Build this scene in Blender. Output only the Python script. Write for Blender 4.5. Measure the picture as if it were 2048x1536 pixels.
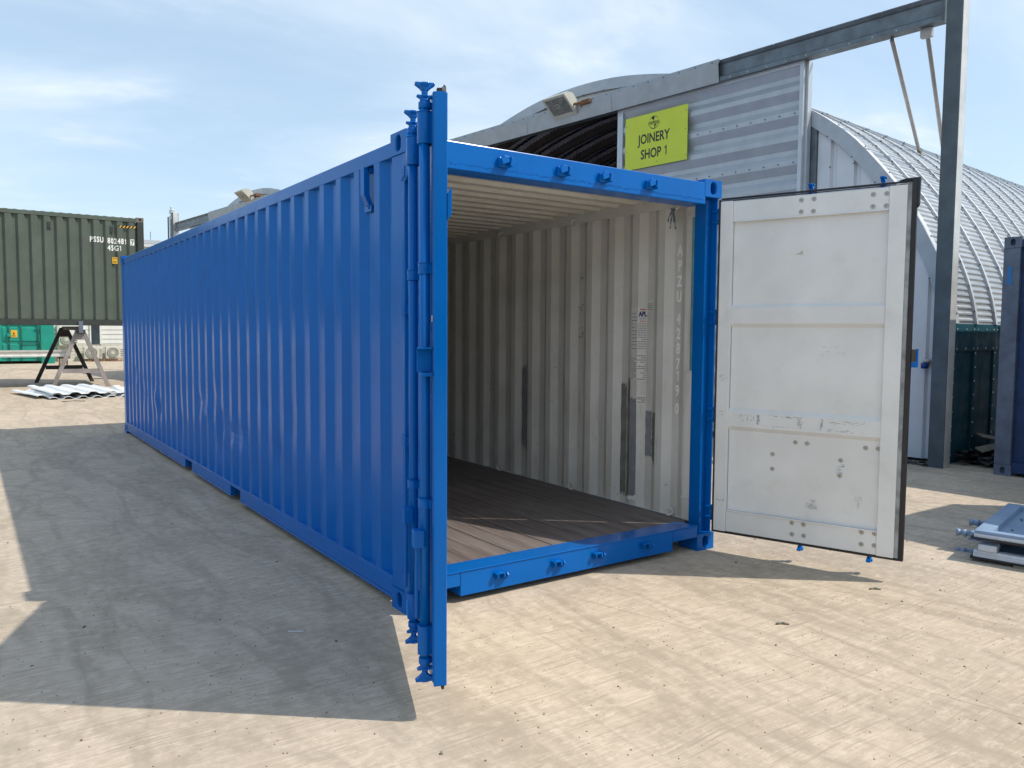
import bpy, bmesh, math, random
from math import radians as RAD, sin, cos, pi, atan2, sqrt, hypot
from mathutils import Vector, Matrix
random.seed(7)
SC = bpy.context.scene
for o in list(bpy.data.objects): bpy.data.objects.remove(o)
COL = SC.collection

# ------------------------------------------------------------------ camera, sky, sun, exposure
cd = bpy.data.cameras.new('camera'); cam = bpy.data.objects.new('camera', cd); COL.objects.link(cam)
cam.location = (-1.931, -3.769, 1.542); cam.rotation_euler = (1.504, -0.007, -0.605)
cd.sensor_width = 36; cd.lens = 1582.87/2048*36; cd.clip_start = .05; cd.clip_end = 2000
SC.camera = cam
SUN = Vector((.652, -.54, 1.0)).normalized()
W = bpy.data.worlds.new("World"); SC.world = W; W.use_nodes = True
nt = W.node_tree; nt.nodes.clear()
def wn(t, **k):
    n = nt.nodes.new(t)
    for a, b in k.items(): setattr(n, a, b)
    return n
sky = wn('ShaderNodeTexSky', sky_type='NISHITA'); sky.sun_disc = False
sky.sun_elevation = math.asin(SUN.z); sky.sun_rotation = atan2(SUN.x, SUN.y); sky.air_density = 1.0; sky.dust_density = 1.2; sky.ozone_density = 1.6
tc = wn('ShaderNodeTexCoord'); sp = wn('ShaderNodeSeparateXYZ'); nt.links.new(tc.outputs['Generated'], sp.inputs[0])
def wm(op, a, b=None, c=None):
    n = wn('ShaderNodeMath', operation=op)
    for i, v in enumerate((a, b, c)):
        if v is None: continue
        if isinstance(v, (int, float)): n.inputs[i].default_value = v
        else: nt.links.new(v, n.inputs[i])
    return n.outputs[0]
zz = wm('ADD', wm('MAXIMUM', sp.outputs[2], 0), .13)
cb = wn('ShaderNodeCombineXYZ'); nt.links.new(wm('DIVIDE', sp.outputs[0], zz), cb.inputs[0]); nt.links.new(wm('DIVIDE', sp.outputs[1], zz), cb.inputs[1])
def wnoise(scale, detail, rough, dist, off, sx=1, sy=1, rot=0):
    mp = wn('ShaderNodeMapping'); mp.inputs['Location'].default_value = off; mp.inputs['Scale'].default_value = (sx, sy, 1); mp.inputs['Rotation'].default_value = (0, 0, rot)
    nt.links.new(cb.outputs[0], mp.inputs[0]); n = wn('ShaderNodeTexNoise'); nt.links.new(mp.outputs[0], n.inputs['Vector'])
    n.inputs['Scale'].default_value = scale; n.inputs['Detail'].default_value = detail; n.inputs['Roughness'].default_value = rough; n.inputs['Distortion'].default_value = dist
    return n.outputs[0]
def wramp(v, lo, hi):
    n = wn('ShaderNodeMapRange', interpolation_type='SMOOTHSTEP'); nt.links.new(v, n.inputs[0]); n.inputs[1].default_value = lo; n.inputs[2].default_value = hi
    return n.outputs[0]
c1 = wramp(wnoise(.55, 7, .55, .6, (3.1, 1.7, 0), 1, 1.5, .6), .38, .78)
c2 = wramp(wnoise(1.6, 8, .6, .3, (7.3, 2.2, 0), 1, 1.2, .3), .5, .8)
cl = wm('MINIMUM', wm('ADD', .50, wm('ADD', wm('MULTIPLY', c1, .50), wm('MULTIPLY', c2, .25))), .92)
hz = wm('POWER', wm('SUBTRACT', 1, wm('MAXIMUM', wm('MINIMUM', sp.outputs[2], 1), 0)), 5.0)
cl = wm('MAXIMUM', cl, wm('MULTIPLY', hz, .62))
SKYS = .145
bgs = wn('ShaderNodeBackground'); nt.links.new(sky.outputs[0], bgs.inputs[0]); bgs.inputs[1].default_value = SKYS
bgc = wn('ShaderNodeBackground'); bgc.inputs[1].default_value = 1.06
ccm = wn('ShaderNodeMix', data_type='RGBA'); nt.links.new(wm('MULTIPLY', wm('ADD', c1, c2), .62), ccm.inputs[0]); ccm.inputs[6].default_value = (.52, .67, .80, 1); ccm.inputs[7].default_value = (.80, .84, .88, 1); nt.links.new(ccm.outputs[2], bgc.inputs[0])
mx = wn('ShaderNodeMixShader'); nt.links.new(cl, mx.inputs[0]); nt.links.new(bgs.outputs[0], mx.inputs[1]); nt.links.new(bgc.outputs[0], mx.inputs[2])
wo = wn('ShaderNodeOutputWorld'); nt.links.new(mx.outputs[0], wo.inputs[0])
sl = bpy.data.lights.new('sun', 'SUN'); so = bpy.data.objects.new('sun', sl); COL.objects.link(so)
sl.energy = 3.4; sl.angle = RAD(.53); sl.color = (1, .93, .82)
so.rotation_euler = (-SUN).to_track_quat('-Z', 'Y').to_euler(); so.location = (20, -20, 30)
SC.render.engine = 'CYCLES'
vs = SC.view_settings; vs.view_transform = 'Standard'; vs.look = 'None'; vs.exposure = 0.33; vs.gamma = 1; vs.use_curve_mapping = False
try: SC.cycles.max_bounces = 8; SC.cycles.diffuse_bounces = 5
except Exception: pass

# ------------------------------------------------------------------ material helpers
class NT:
    def __init__(s, name):
        s.m = bpy.data.materials.new(name); s.m.use_nodes = True; s.t = s.m.node_tree
        s.b = s.t.nodes['Principled BSDF']; s.tc = None
    def n(s, t, ins=None, **k):
        n = s.t.nodes.new(t)
        for a, b in k.items(): setattr(n, a, b)
        for a, v in (ins or {}).items(): s.set(n.inputs[a], v)
        return n
    def set(s, i, v):
        if hasattr(v, 'is_linked') or isinstance(v, bpy.types.NodeSocket): s.t.links.new(v, i)
        else:
            if isinstance(v, (tuple, list)) and i.type == 'RGBA' and len(v) == 3: v = (*v, 1)
            i.default_value = v
    def co(s, kind='Object', scale=(1,1,1), rot=(0,0,0), loc=(0,0,0)):
        if s.tc is None: s.tc = s.n('ShaderNodeTexCoord')
        return s.n('ShaderNodeMapping', {0: s.tc.outputs[kind], 1: loc, 2: rot, 3: scale}).outputs[0]
    def world(s, scale=(1,1,1), rot=(0,0,0), loc=(0,0,0)):
        g = s.n('ShaderNodeNewGeometry')
        return s.n('ShaderNodeMapping', {0: g.outputs['Position'], 1: loc, 2: rot, 3: scale}).outputs[0]
    def noise(s, v, scale, det=4, r=.55, d=0):
        return s.n('ShaderNodeTexNoise', {'Vector': v, 'Scale': scale, 'Detail': det, 'Roughness': r, 'Distortion': d}).outputs[0]
    def ramp(s, v, lo, hi, a=0, b=1, sm='SMOOTHSTEP'):
        return s.n('ShaderNodeMapRange', {0: v, 1: lo, 2: hi, 3: a, 4: b}, interpolation_type=sm).outputs[0]
    def mix(s, f, a, b, mode='MIX'):
        n = s.n('ShaderNodeMix', data_type='RGBA', blend_type=mode)
        s.set(n.inputs[0], f); s.set(n.inputs[6], a); s.set(n.inputs[7], b); return n.outputs[2]
    def ma(s, op, a, b=0.0, c=0.0):
        n = s.n('ShaderNodeMath', operation=op)
        for i, v in enumerate((a, b, c)): s.set(n.inputs[i], v)
        return n.outputs[0]
    def bump(s, h, st=.3, dist=.01, prev=None):
        n = s.n('ShaderNodeBump', {'Strength': st, 'Distance': dist, 'Height': h})
        if prev is not None: s.set(n.inputs['Normal'], prev)
        return n.outputs[0]
    def out(s, col=None, rough=None, metal=None, nrm=None, spec=None):
        if col is not None: s.set(s.b.inputs['Base Color'], col)
        if rough is not None: s.set(s.b.inputs['Roughness'], rough)
        if metal is not None: s.set(s.b.inputs['Metallic'], metal)
        if nrm is not None: s.set(s.b.inputs['Normal'], nrm)
        if spec is not None: s.set(s.b.inputs['Specular IOR Level'], spec)
        return s.m

def paint(name, c, rough=.35, var=.18, dirt=.0, dirtc=(.22,.18,.14), metal=0, bump=.06, scratch=0, sc=3.0, streak=False, wave=.15):
    s = NT(name); v = s.co()
    n1 = s.noise(v, sc, 6, .6)
    col = s.mix(s.ramp(n1, .3, .7), tuple(x*(1-var) for x in c), tuple(min(1, x*(1+var*.7)) for x in c))
    if dirt:
        vv = s.co(scale=(1, 1, .12)) if streak else v
        col = s.mix(s.ramp(s.noise(vv, sc*2.6, 8, .65), .52, .78, 0, dirt), col, dirtc)
    if scratch:
        vz = s.co(scale=(14, 14, 1.6), rot=(.1, .2, 0))
        a = s.ramp(s.noise(vz, 2.4, 9, .7, .5), .66, .72, 0, scratch)
        b_ = s.ramp(s.noise(v, 1.6, 3, .5), .5, .62)
        col = s.mix(s.ma('MULTIPLY', a, b_), col, (.10, .10, .10))
    n2 = s.noise(v, 90, 2, .5); n3 = s.noise(v, 5, 3, .5)
    nr = s.bump(n3, wave, .012, s.bump(n2, bump, .002))
    r = s.ramp(s.noise(v, sc*1.7, 5, .6), .3, .7, rough*.8, min(1, rough*1.25))
    return s.out(col, r, metal, nr)

M = {}
M['blue'] = paint('blue_gloss_paint', (.0, .118, .44), .21, .06, .05, (.0,.10,.36), bump=.03, wave=.05)
M['blue_dark'] = paint('blue_marking_paint', (.0, .03, .20), .4, .1)
def inner_white():
    s = NT('scuffed_white_interior_paint'); v = s.co()
    col = s.mix(s.ramp(s.noise(v, 2.2, 6, .6), .3, .7), (.57,.57,.54), (.67,.67,.65))
    vz = s.co(scale=(10, 9, 1.1))
    dirt = s.ramp(s.noise(vz, 1.5, 8, .65), .50, .78, 0, .55)
    sep = s.n('ShaderNodeSeparateXYZ', {0: s.tc.outputs['Object']})
    low = s.ramp(sep.outputs[2], 2.0, .3, .15, 1.0, 'LINEAR')
    col = s.mix(s.ma('MULTIPLY', dirt, low), col, (.26,.24,.21))
    vs_ = s.co(scale=(9, 30, 70), rot=(0, 0, 0))
    sc_ = s.ramp(s.noise(vs_, .5, 8, .75, .8), .61, .66, 0, 1)
    col = s.mix(s.ma('MULTIPLY', sc_, s.ma('MULTIPLY', low, s.ramp(s.noise(v, 3.1, 2), .52, .6))), col, (.06,.055,.05))
    vk = s.co(scale=(4, 4, 5))
    spk = s.ramp(s.noise(vk, 3.3, 4, .6), .71, .735, 0, .9)
    col = s.mix(s.ma('MULTIPLY', spk, low), col, (.05,.045,.045))
    return s.out(col, .5, 0, s.bump(s.noise(v, 6, 5), .35, .012, s.bump(s.noise(v, 60, 3), .1, .003)))
M['inner'] = inner_white()
M['inner_roof'] = paint('cream_ceiling_paint', (.58,.565,.51), .6, .12, .35, (.34,.30,.22), bump=.1)
M['door_white'] = paint('white_door_paint', (.74,.75,.745), .42, .07, .22, (.44,.43,.39), scratch=.5, bump=.08, sc=2)
M['smudge'] = paint('grime_smudge', (.34,.35,.34), .6, .3)
M['scuffblue'] = paint('blue_scuff_mark', (.20,.25,.36), .6, .35)
M['beige'] = paint('faded_tape', (.50,.50,.42), .6, .1)
M['grey_patch'] = paint('grey_repair_paint', (.25,.265,.285), .55, .15, .4, (.45,.45,.44), sc=6)
M['dgrey_patch'] = paint('dark_grey_repair_paint', (.20,.20,.19), .6, .2, .35, (.42,.42,.40), sc=9)
M['teal_patch'] = paint('teal_overspray', (.12,.28,.32), .5, .25, .7, (.42,.46,.45), sc=6)
M['rubber'] = paint('black_rubber', (.012,.011,.013), .45, .3, .15, (.05,.045,.04))
M['rubber_worn'] = paint('weathered_seal_strip', (.26,.28,.29), .5, .5, .7, (.04,.04,.045), sc=7, streak=True)
M['bolt'] = paint('bolt_head', (.42,.41,.38), .4, .3, .4, (.16,.10,.06), metal=.4, sc=30)
M['bolt_dark'] = paint('bolt_hollow', (.06,.05,.045), .6, .2)
M['rust'] = paint('rust', (.20,.09,.04), .8, .4)
M['text_cream'] = paint('cream_lettering', (.90,.89,.84), .5, .05)
M['white'] = paint('white_lettering', (.85,.85,.83), .5, .03)
M['black'] = paint('black_lettering', (.012,.012,.012), .5, .05)
M['navy'] = paint('navy_print', (.015,.02,.13), .5, .1)
M['red'] = paint('red_print', (.45,.05,.04), .5, .1)
M['grey_print'] = paint('grey_print', (.22,.22,.21), .5, .1)
M['paper'] = paint('sticker_film', (.66,.66,.64), .35, .05, .15, (.45,.44,.40), sc=8)
M['rag'] = paint('grey_blue_cloth', (.13,.18,.24), .9, .3)
def wood_floor():
    s = NT('worn_plywood_plank'); oi = s.n('ShaderNodeObjectInfo')
    v = s.co(scale=(9, .55, 9)); v0 = s.world()
    g = s.noise(v, 3.4, 9, .68, .5)
    col = s.mix(s.ramp(g, .25, .75), (.078,.062,.057), (.205,.172,.16))
    col = s.mix(s.ramp(s.noise(v0, 1.3, 5, .6), .4, .7, 0, .6), col, (.20,.175,.165))
    col = s.mix(s.ramp(oi.outputs['Random'], 0, 1, 0, .22), col, (.07,.045,.035))
    col = s.mix(s.ramp(s.noise(s.world(scale=(22, 1.1, 1)), 2.5, 6, .7, .3), .62, .70, 0, .75), col, (.025,.018,.015))
    col = s.mix(s.ramp(s.noise(v0, 34, 3), .71, .75, 0, .8), col, (.42,.38,.33))
    return s.out(col, .62, 0, s.bump(g, .5, .006))
M['wood'] = wood_floor()
def galv(name, c, rough=.42, metal=.35, var=.12, sc=4, dirt=.12):
    return paint(name, c, rough, var, dirt, tuple(x*.6 for x in c), metal, .05, sc=sc, streak=True)
M['clad'] = galv('goosewing_grey_cladding', (.42,.455,.48), .38, .25, .06)
M['trim'] = galv('galvanised_trim', (.50,.535,.565), .4, .35, .08)
M['beam'] = galv('galvanised_beam', (.135,.165,.185), .45, .30, .25)
M['postm'] = galv('dark_galvanised_post', (.085,.108,.120), .45, .30, .2)
M['fascia'] = galv('grey_fascia_sheet', (.33,.35,.37), .42, .30, .08)
M['verge'] = galv('verge_flashing', (.40,.43,.46), .42, .3, .08)
M['roofm'] = galv('zinc_roof_sheet', (.42,.45,.48), .36, .6, .15, 2, .3)
M['rib'] = galv('roof_rib_steel', (.57,.59,.61), .42, .25, .08)
M['skirt'] = galv('teal_skirt_sheet', (.014,.085,.120), .7, .0, .12, 3, .12)
M['skirt'].node_tree.nodes['Principled BSDF'].inputs['Specular IOR Level'].default_value = .08
M['gablew'] = galv('white_gable_sheet', (.62,.64,.66), .45, .12, .06, 2, .4)
M['darkin'] = galv('dark_hut_lining', (.33,.31,.32), .7, .05, .2)
M['strut'] = galv('galvanised_tube', (.42,.40,.37), .45, .4, .1)
M['lamp'] = paint('cream_lamp_housing', (.52,.52,.46), .4, .08, .2)
M['lampglass'] = paint('grimy_lamp_glass', (.20,.21,.20), .12, .35, .4, (.35,.33,.28), sc=12)
M['yellow'] = paint('yellow_sign_face', (.58,.66,.035), .38, .04)
M['signback'] = paint('sign_back', (.4,.4,.4), .6)
M['blue'].node_tree.nodes['Principled BSDF'].inputs['Specular IOR Level'].default_value = .22
M['dgreen'] = paint('army_green_paint', (.084,.106,.082), .5, .12, .12, (.15,.16,.13), sc=1.5)
M['dgreenf'] = paint('olive_frame_paint', (.032,.038,.033), .5, .15, .2, (.2,.17,.12), sc=4)
M['castg'] = paint('chipped_brown_casting', (.17,.15,.12), .6, .3, .4, (.35,.28,.2), sc=12)
M['amber'] = paint('amber_marking', (.75,.42,.03), .5, .05)
M['teal'] = paint('teal_green_paint', (.010,.27,.205), .4, .1, .15, (.02,.15,.12), sc=2)
M['tealdark'] = paint('dark_teal_bar', (.01,.10,.085), .5, .1)
M['trestle1'] = paint('brown_steel', (.27,.235,.225), .6, .25, .5, (.14,.17,.12), sc=2)
M['trestle2'] = paint('black_steel', (.035,.03,.03), .6, .3, .4, (.10,.07,.05), sc=4)
M['sheet'] = paint('white_fibre_sheet', (.80,.83,.85), .4, .05, .05)
M['wallw'] = paint('white_far_cladding', (.66,.66,.63), .5, .06)
def blockwall():
    s = NT('white_block_wall'); v = s.co(scale=(1,1,1), rot=(pi/2,0,0))
    b = s.n('ShaderNodeTexBrick', {'Vector': v, 'Color1': (.66,.63,.56,1), 'Color2': (.62,.59,.52,1), 'Mortar': (.40,.38,.33,1), 'Scale': 1.0, 'Mortar Size': .012, 'Brick Width': .3, 'Row Height': .15}, offset=0)
    return s.out(b.outputs[0], .7)
M['block'] = blockwall()
M['glass'] = paint('dark_window_glass', (.05,.065,.075), .12, .2)
M['acw'] = paint('off_white_ac_case', (.60,.58,.50), .5, .06)
M['acdark'] = paint('ac_grille', (.12,.12,.10), .5, .1)
M['acfan'] = paint('ac_fan', (.38,.38,.33), .5, .1)
M['leaves'] = paint('dead_reddish_leaves', (.26,.12,.07), .8, .5, sc=8)
M['rail'] = galv('galvanised_rail', (.62,.62,.60), .4, .3)
M['grey_cont'] = paint('weathered_grey_blue_post', (.115,.14,.185), .55, .25, .45, (.05,.06,.07), sc=5)
M['blue_cont'] = paint('old_blue_paint', (.010,.035,.11), .5, .25, .3, (.10,.12,.14), sc=5)
M['bluetag'] = paint('blue_crayon', (.02,.20,.50), .6, .2)
M['doorg'] = paint('blue_grey_loose_door_paint', (.235,.33,.46), .38, .08, .15, (.16,.2,.25), sc=4)
M['alu'] = paint('pale_edge_paint', (.62,.66,.70), .35, .12, .2, (.3,.3,.3), sc=10)
M['plank'] = paint('weathered_timber', (.22,.20,.15), .8, .3, .4, (.1,.08,.06), sc=6)
M['junk'] = paint('dark_scrap', (.030,.028,.027), .6, .6, .4, (.09,.08,.07), sc=14)
M['stone'] = paint('small_stone', (.13,.105,.075), .9, .4, sc=40)
M['box'] = paint('grey_stand_in_paint', (.25,.27,.29), .5, .1)

def ground_mat():
    s = NT('brushed_dusty_concrete'); w = s.world()
    big = s.noise(w, .35, 5, .6, .3); mid = s.noise(w, 1.9, 7, .65, .2); fine = s.noise(w, 16, 8, .72, .1)
    col = s.mix(s.ramp(s.ma('ADD', s.ma('MULTIPLY', big, .4), s.ma('MULTIPLY', mid, .6)), .38, .62), (.425,.345,.262), (.50,.412,.318))
    warp = s.n('ShaderNodeTexNoise', {'Vector': w, 'Scale': 1.3, 'Detail': 3}).outputs[1]
    d = s.n('ShaderNodeVectorMath', {0: w, 1: s.n('ShaderNodeVectorMath', {0: warp, 3: .10}, operation='SCALE').outputs[0]}, operation='ADD').outputs[0]
    # broom strokes run across the yard: pale worn crests, darker dusty grooves, in broken patches
    br = s.n('ShaderNodeMapping', {0: d, 2: (0, 0, RAD(2)), 3: (5.5, 24, 1)}).outputs[0]
    fl = s.noise(br, 1.5, 9, .75, .15)
    ln = s.noise(s.n('ShaderNodeMapping', {0: d, 2: (0, 0, RAD(-3)), 3: (1.3, 60, 1)}).outputs[0], 1.5, 5, .65, .0)
    pat = s.noise(w, 4.2, 7, .75, .2)
    col = s.mix(s.ma('MULTIPLY', s.ramp(fl, .50, .58), s.ramp(pat, .38, .55, .15, .8)), col, (.625,.53,.42))
    col = s.mix(s.ma('MULTIPLY', s.ramp(fine, .51, .58), s.ramp(pat, .40, .58, .2, .6)), col, (.62,.53,.42))
    col = s.mix(s.ma('MULTIPLY', s.ramp(ln, .55, .64), s.ramp(mid, .36, .56, 0, .75)), col, (.64,.55,.44))
    col = s.mix(s.ma('MULTIPLY', s.ramp(ln, .45, .37), s.ramp(mid, .66, .42, .1, .75)), col, (.26,.222,.168))
    col = s.mix(s.ramp(fine, .47, .38, 0, .30), col, (.28,.238,.18))
    # mud carried by tyres: wandering bands running away from the camera, some crossing
    def track(rot, sc, off, wid, amt):
        v = s.n('ShaderNodeMapping', {0: d, 2: (0, 0, RAD(rot)), 3: sc, 1: off}).outputs[0]
        m_ = s.ramp(s.ma('ABSOLUTE', s.ma('SUBTRACT', s.noise(v, 1.0, 4, .55, .5), .5)), wid, .0)
        return s.ma('MULTIPLY', m_, s.ma('MULTIPLY', s.ramp(s.noise(w, 11, 6, .75), .34, .58, .15, 1), amt))
    col = s.mix(track(9, (1.5, .28, 1), (0,0,0), .055, .62), col, (.285,.238,.178))
    col = s.mix(track(-12, (1.9, .4, 1), (5,2,0), .040, .5), col, (.29,.245,.185))
    col = s.mix(track(-66, (1.2, .3, 1), (4,3,0), .036, .5), col, (.29,.245,.185))
    col = s.mix(s.ramp(s.noise(w, .8, 6, .6, .5), .62, .76, 0, .35), col, (.27,.25,.215))
    col = s.mix(.26, col, (.495,.408,.318))
    col = s.mix(s.ramp(s.noise(w, 55, 3, .6), .69, .74, 0, .6), col, (.15,.13,.10))
    col = s.mix(s.ramp(s.noise(w, 26, 5, .75),   .69, .73, 0, .25), col, (.18,.155,.12))
    # hairline joints
    wob = s.ma('MULTIPLY', s.ma('SUBTRACT', s.noise(w, 3, 5), .5), .05)
    def line(px, py, ang, wd, amt):
        a = RAD(ang); sep = s.n('ShaderNodeSeparateXYZ', {0: w})
        dd = s.ma('ADD', s.ma('ADD', s.ma('MULTIPLY', s.ma('SUBTRACT', sep.outputs[0], px), -sin(a)), s.ma('MULTIPLY', s.ma('SUBTRACT', sep.outputs[1], py), cos(a))), wob)
        return s.ramp(s.ma('ABSOLUTE', dd), wd, wd*.3, 0, amt)
    j = s.ma('MAXIMUM', line(1.056, -.699, -74.4, .005, .5), s.ma('MAXIMUM', line(-1.65, 2.35, 31.8, .007, .45), line(-.772, 2.886, -52, .007, .35)))
    j = s.ma('MULTIPLY', j, s.ramp(s.noise(w, 2.3, 4), .35, .5, .3, 1))
    col = s.mix(j, col, (.19,.165,.13))
    h = s.ma('ADD', s.ma('MULTIPLY', fl, .5), s.ma('ADD', s.ma('MULTIPLY', ln, .6), s.ma('MULTIPLY', j, -1.0)))
    nr = s.bump(h, .22, .005, s.bump(s.noise(w, 120, 3, .7), .22, .002))
    return s.out(col, .9, 0, nr, .2)
M['ground'] = ground_mat()

# ------------------------------------------------------------------ mesh helpers
class MB:
    def __init__(s): s.v = []; s.f = []; s.m = []; s.sm = []
    def add(s, vs, fs, m=0, smooth=False):
        b = len(s.v); s.v += [tuple(x) for x in vs]
        for f in fs: s.f.append(tuple(b+i for i in f)); s.m.append(m); s.sm.append(smooth)
        return s
    def box(s, x0, x1, y0, y1, z0, z1, m=0):
        v = [(x, y, z) for z in (z0, z1) for y in (y0, y1) for x in (x0, x1)]
        return s.add(v, [(0,2,3,1),(4,5,7,6),(0,1,5,4),(2,6,7,3),(0,4,6,2),(1,3,7,5)], m)
    def prism(s, prof, o, U, V, Wd, m=0, cap=True):
        # profile (u,v) extruded along Wd
        o, U, V, Wd = map(Vector, (o, U, V, Wd)); n = len(prof)
        v = [o+U*a+V*b for a, b in prof] + [o+U*a+V*b+Wd for a, b in prof]
        f = [(i, (i+1) % n, n+(i+1) % n, n+i) for i in range(n)]
        if cap: f += [tuple(range(n))[::-1], tuple(range(n, 2*n))]
        return s.add(v, f, m)
    def tube(s, p0, p1, r, n=14, m=0, r1=None, cap=True):
        p0, p1 = Vector(p0), Vector(p1); r1 = r if r1 is None else r1
        z = (p1-p0).normalized(); x = z.orthogonal().normalized(); y = z.cross(x)
        ring = lambda p, q: [p+(x*cos(2*pi*i/n)+y*sin(2*pi*i/n))*q for i in range(n)]
        v = ring(p0, r)+ring(p1, r1)
        s.add(v, [(i, (i+1) % n, n+(i+1) % n, n+i) for i in range(n)], m, True)
        if cap:
            b = len(s.v)-2*n
            s.f += [tuple(b+i for i in range(n))[::-1], tuple(b+n+i for i in range(n))]; s.m += [m, m]; s.sm += [False, False]
        return s
    def path(s, pts, r, n=8, m=0):
        for a, b in zip(pts, pts[1:]): s.tube(a, b, r, n, m)
        return s
    def ring(s, c, R, r, ax, n=18, k=8, m=0, arc=2*pi):
        ax = Vector(ax).normalized(); x = ax.orthogonal().normalized(); y = ax.cross(x); c = Vector(c)
        v = []; N = n
        for i in range(N):
            a = arc*i/N; d = x*cos(a)+y*sin(a)
            for j in range(k): v.append(c+d*(R+r*cos(2*pi*j/k))+ax*r*sin(2*pi*j/k))
        f = [(i*k+j, ((i+1) % N)*k+j, ((i+1) % N)*k+(j+1) % k, i*k+(j+1) % k) for i in range(N) for j in range(k)]
        return s.add(v, f, m, True)
    def beam(s, p0, p1, w, h, m=0, up=(0,0,1)):
        p0, p1 = Vector(p0), Vector(p1); z = (p1-p0); x = z.cross(Vector(up)).normalized(); y = x.cross(z).normalized()
        return s.prism([(-w/2,-h/2),(w/2,-h/2),(w/2,h/2),(-w/2,h/2)], p0, x, y, z, m)
    def plate_hole(s, o, U, V, w, h, cu, cv, a, b, depth, m=0, n=28, md=None, kind='oval'):
        # rectangular face w x h at o (spanned by unit U,V), with an oval hole and a sunk tube
        o, U, V = map(Vector, (o, U, V)); N = U.cross(V)
        out, inn = [], []
        for i in range(n):
            t = 2*pi*(i+.5)/n; dx, dy = cos(t), sin(t)
            L = []
            if abs(dx) > 1e-6: L.append(((w if dx > 0 else 0)-cu)/dx)
            if abs(dy) > 1e-6: L.append(((h if dy > 0 else 0)-cv)/dy)
            k = min(L); out.append((cu+dx*k, cv+dy*k))
            # stadium shape
            sx = a; sy = b
            if sy >= sx: px = sx*dx; py = sx*dy + (sy-sx)*(1 if dy > 0 else -1)
            else: px = sy*dx + (sx-sy)*(1 if dx > 0 else -1); py = sy*dy
            inn.append((cu+px, cv+py))
        # snap corner points
        for c in ((0,0),(w,0),(w,h),(0,h)):
            i = min(range(n), key=lambda i: hypot(out[i][0]-c[0], out[i][1]-c[1])); out[i] = c
        P = lambda q, d=0: o+U*q[0]+V*q[1]-N*d
        v = [P(q) for q in out]+[P(q) for q in inn]+[P(q, depth) for q in inn]
        f = []
        for i in range(n):
            j = (i+1) % n; f.append((i, j, n+j, n+i)); f.append((n+i, n+j, 2*n+j, 2*n+i))
        f.append(tuple(range(2*n, 3*n)))
        return s.add(v, f, m)
    def build(s, name, mats, parent=None, mat=None, bevel=0, seg=2, fix=True):
        me = bpy.data.meshes.new(name); me.from_pydata(s.v, [], s.f)
        if not isinstance(mats, (list, tuple)): mats = [mats]
        for q in mats: me.materials.append(q)
        me.polygons.foreach_set('material_index', s.m); me.polygons.foreach_set('use_smooth', s.sm)
        if fix:
            bm = bmesh.new(); bm.from_mesh(me); bmesh.ops.recalc_face_normals(bm, faces=bm.faces); bm.to_mesh(me); bm.free()
        o = bpy.data.objects.new(name, me); COL.objects.link(o)
        if parent is not None: o.parent = parent
        if mat is not None: o.matrix_local = mat
        if bevel:
            b = o.modifiers.new('bevel', 'BEVEL'); b.width = bevel; b.segments = seg; b.limit_method = 'ANGLE'; b.angle_limit = RAD(40)
        return o
def box(name, x0, x1, y0, y1, z0, z1, m, parent=None, bevel=0, mat=None): return MB().box(x0,x1,y0,y1,z0,z1).build(name, m, parent, mat, bevel)
def empty(name, loc=(0,0,0), rz=0, parent=None, mat=None):
    o = bpy.data.objects.new(name, None); COL.objects.link(o); o.location = loc; o.rotation_euler = (0,0,rz); o.empty_display_size = .2
    if mat is not None: o.matrix_world = mat
    return o
def tag(o, label=None, cat=None, group=None, kind=None):
    if label: o['label'] = label
    if cat: o['category'] = cat
    if group: o['group'] = group
    if kind: o['kind'] = kind
    return o
def dup(o, parent, loc=None, name=None, mat=None):
    c = o.copy(); COL.objects.link(c); c.parent = parent
    if loc is not None: c.location = loc
    if mat is not None: c.matrix_local = mat
    for ch in list(o.children): dup(ch, c)
    return c
def text_mesh(name, body, size, m, parent, mat, ext=.0008, align='LEFT', sx=1, spacing=1, off=0.0):
    one = body.endswith('1')
    if one: body = body[:-1]
    cu = bpy.data.curves.new(name, 'FONT'); cu.body = body; cu.size = size; cu.extrude = ext; cu.align_x = align; cu.space_character = spacing; cu.resolution_u = 3; cu.offset = off
    t = bpy.data.objects.new(name, cu); COL.objects.link(t)
    dg = bpy.context.evaluated_depsgraph_get(); me = bpy.data.meshes.new_from_object(t.evaluated_get(dg))
    bpy.data.objects.remove(t); me.materials.clear(); me.materials.append(m); me.name = name
    if one:
        xs = [v.co.x for v in me.vertices] or [0]; x0 = max(xs)+size*((.34 if body.endswith(' ') else .10*spacing) if body else 0); k = size
        P = [(.20,0),(.31,0),(.31,.70),(.23,.70),(.17,.62),(.06,.56),(.06,.48),(.20,.53)]; n = len(P)
        m2 = MB(); m2.add([(x0+a*k, b*k, ext) for a, b in P]+[(x0+a*k, b*k, -ext) for a, b in P], [tuple(range(n)), tuple(range(n, 2*n))[::-1]]+[(i,(i+1)%n,n+(i+1)%n,n+i) for i in range(n)])
        bm = bmesh.new(); bm.from_mesh(me); vv = [bm.verts.new(p) for p in m2.v]
        for f_ in m2.f: bm.faces.new([vv[i] for i in f_])
        sh = -.19*k if align == 'CENTER' else 0
        bm.to_mesh(me); bm.free()
        for v in me.vertices: v.co.x += sh
    if sx != 1:
        for v in me.vertices: v.co.x *= sx
    o = bpy.data.objects.new(name, me); COL.objects.link(o); o.parent = parent; o.matrix_local = mat
    return o
def frame(o, X, Y, Z=None):
    X = Vector(X); Y = Vector(Y); Z = X.cross(Y) if Z is None else Vector(Z)
    m = Matrix((X, Y, Z)).transposed().to_4x4(); m.translation = Vector(o); return m

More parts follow.
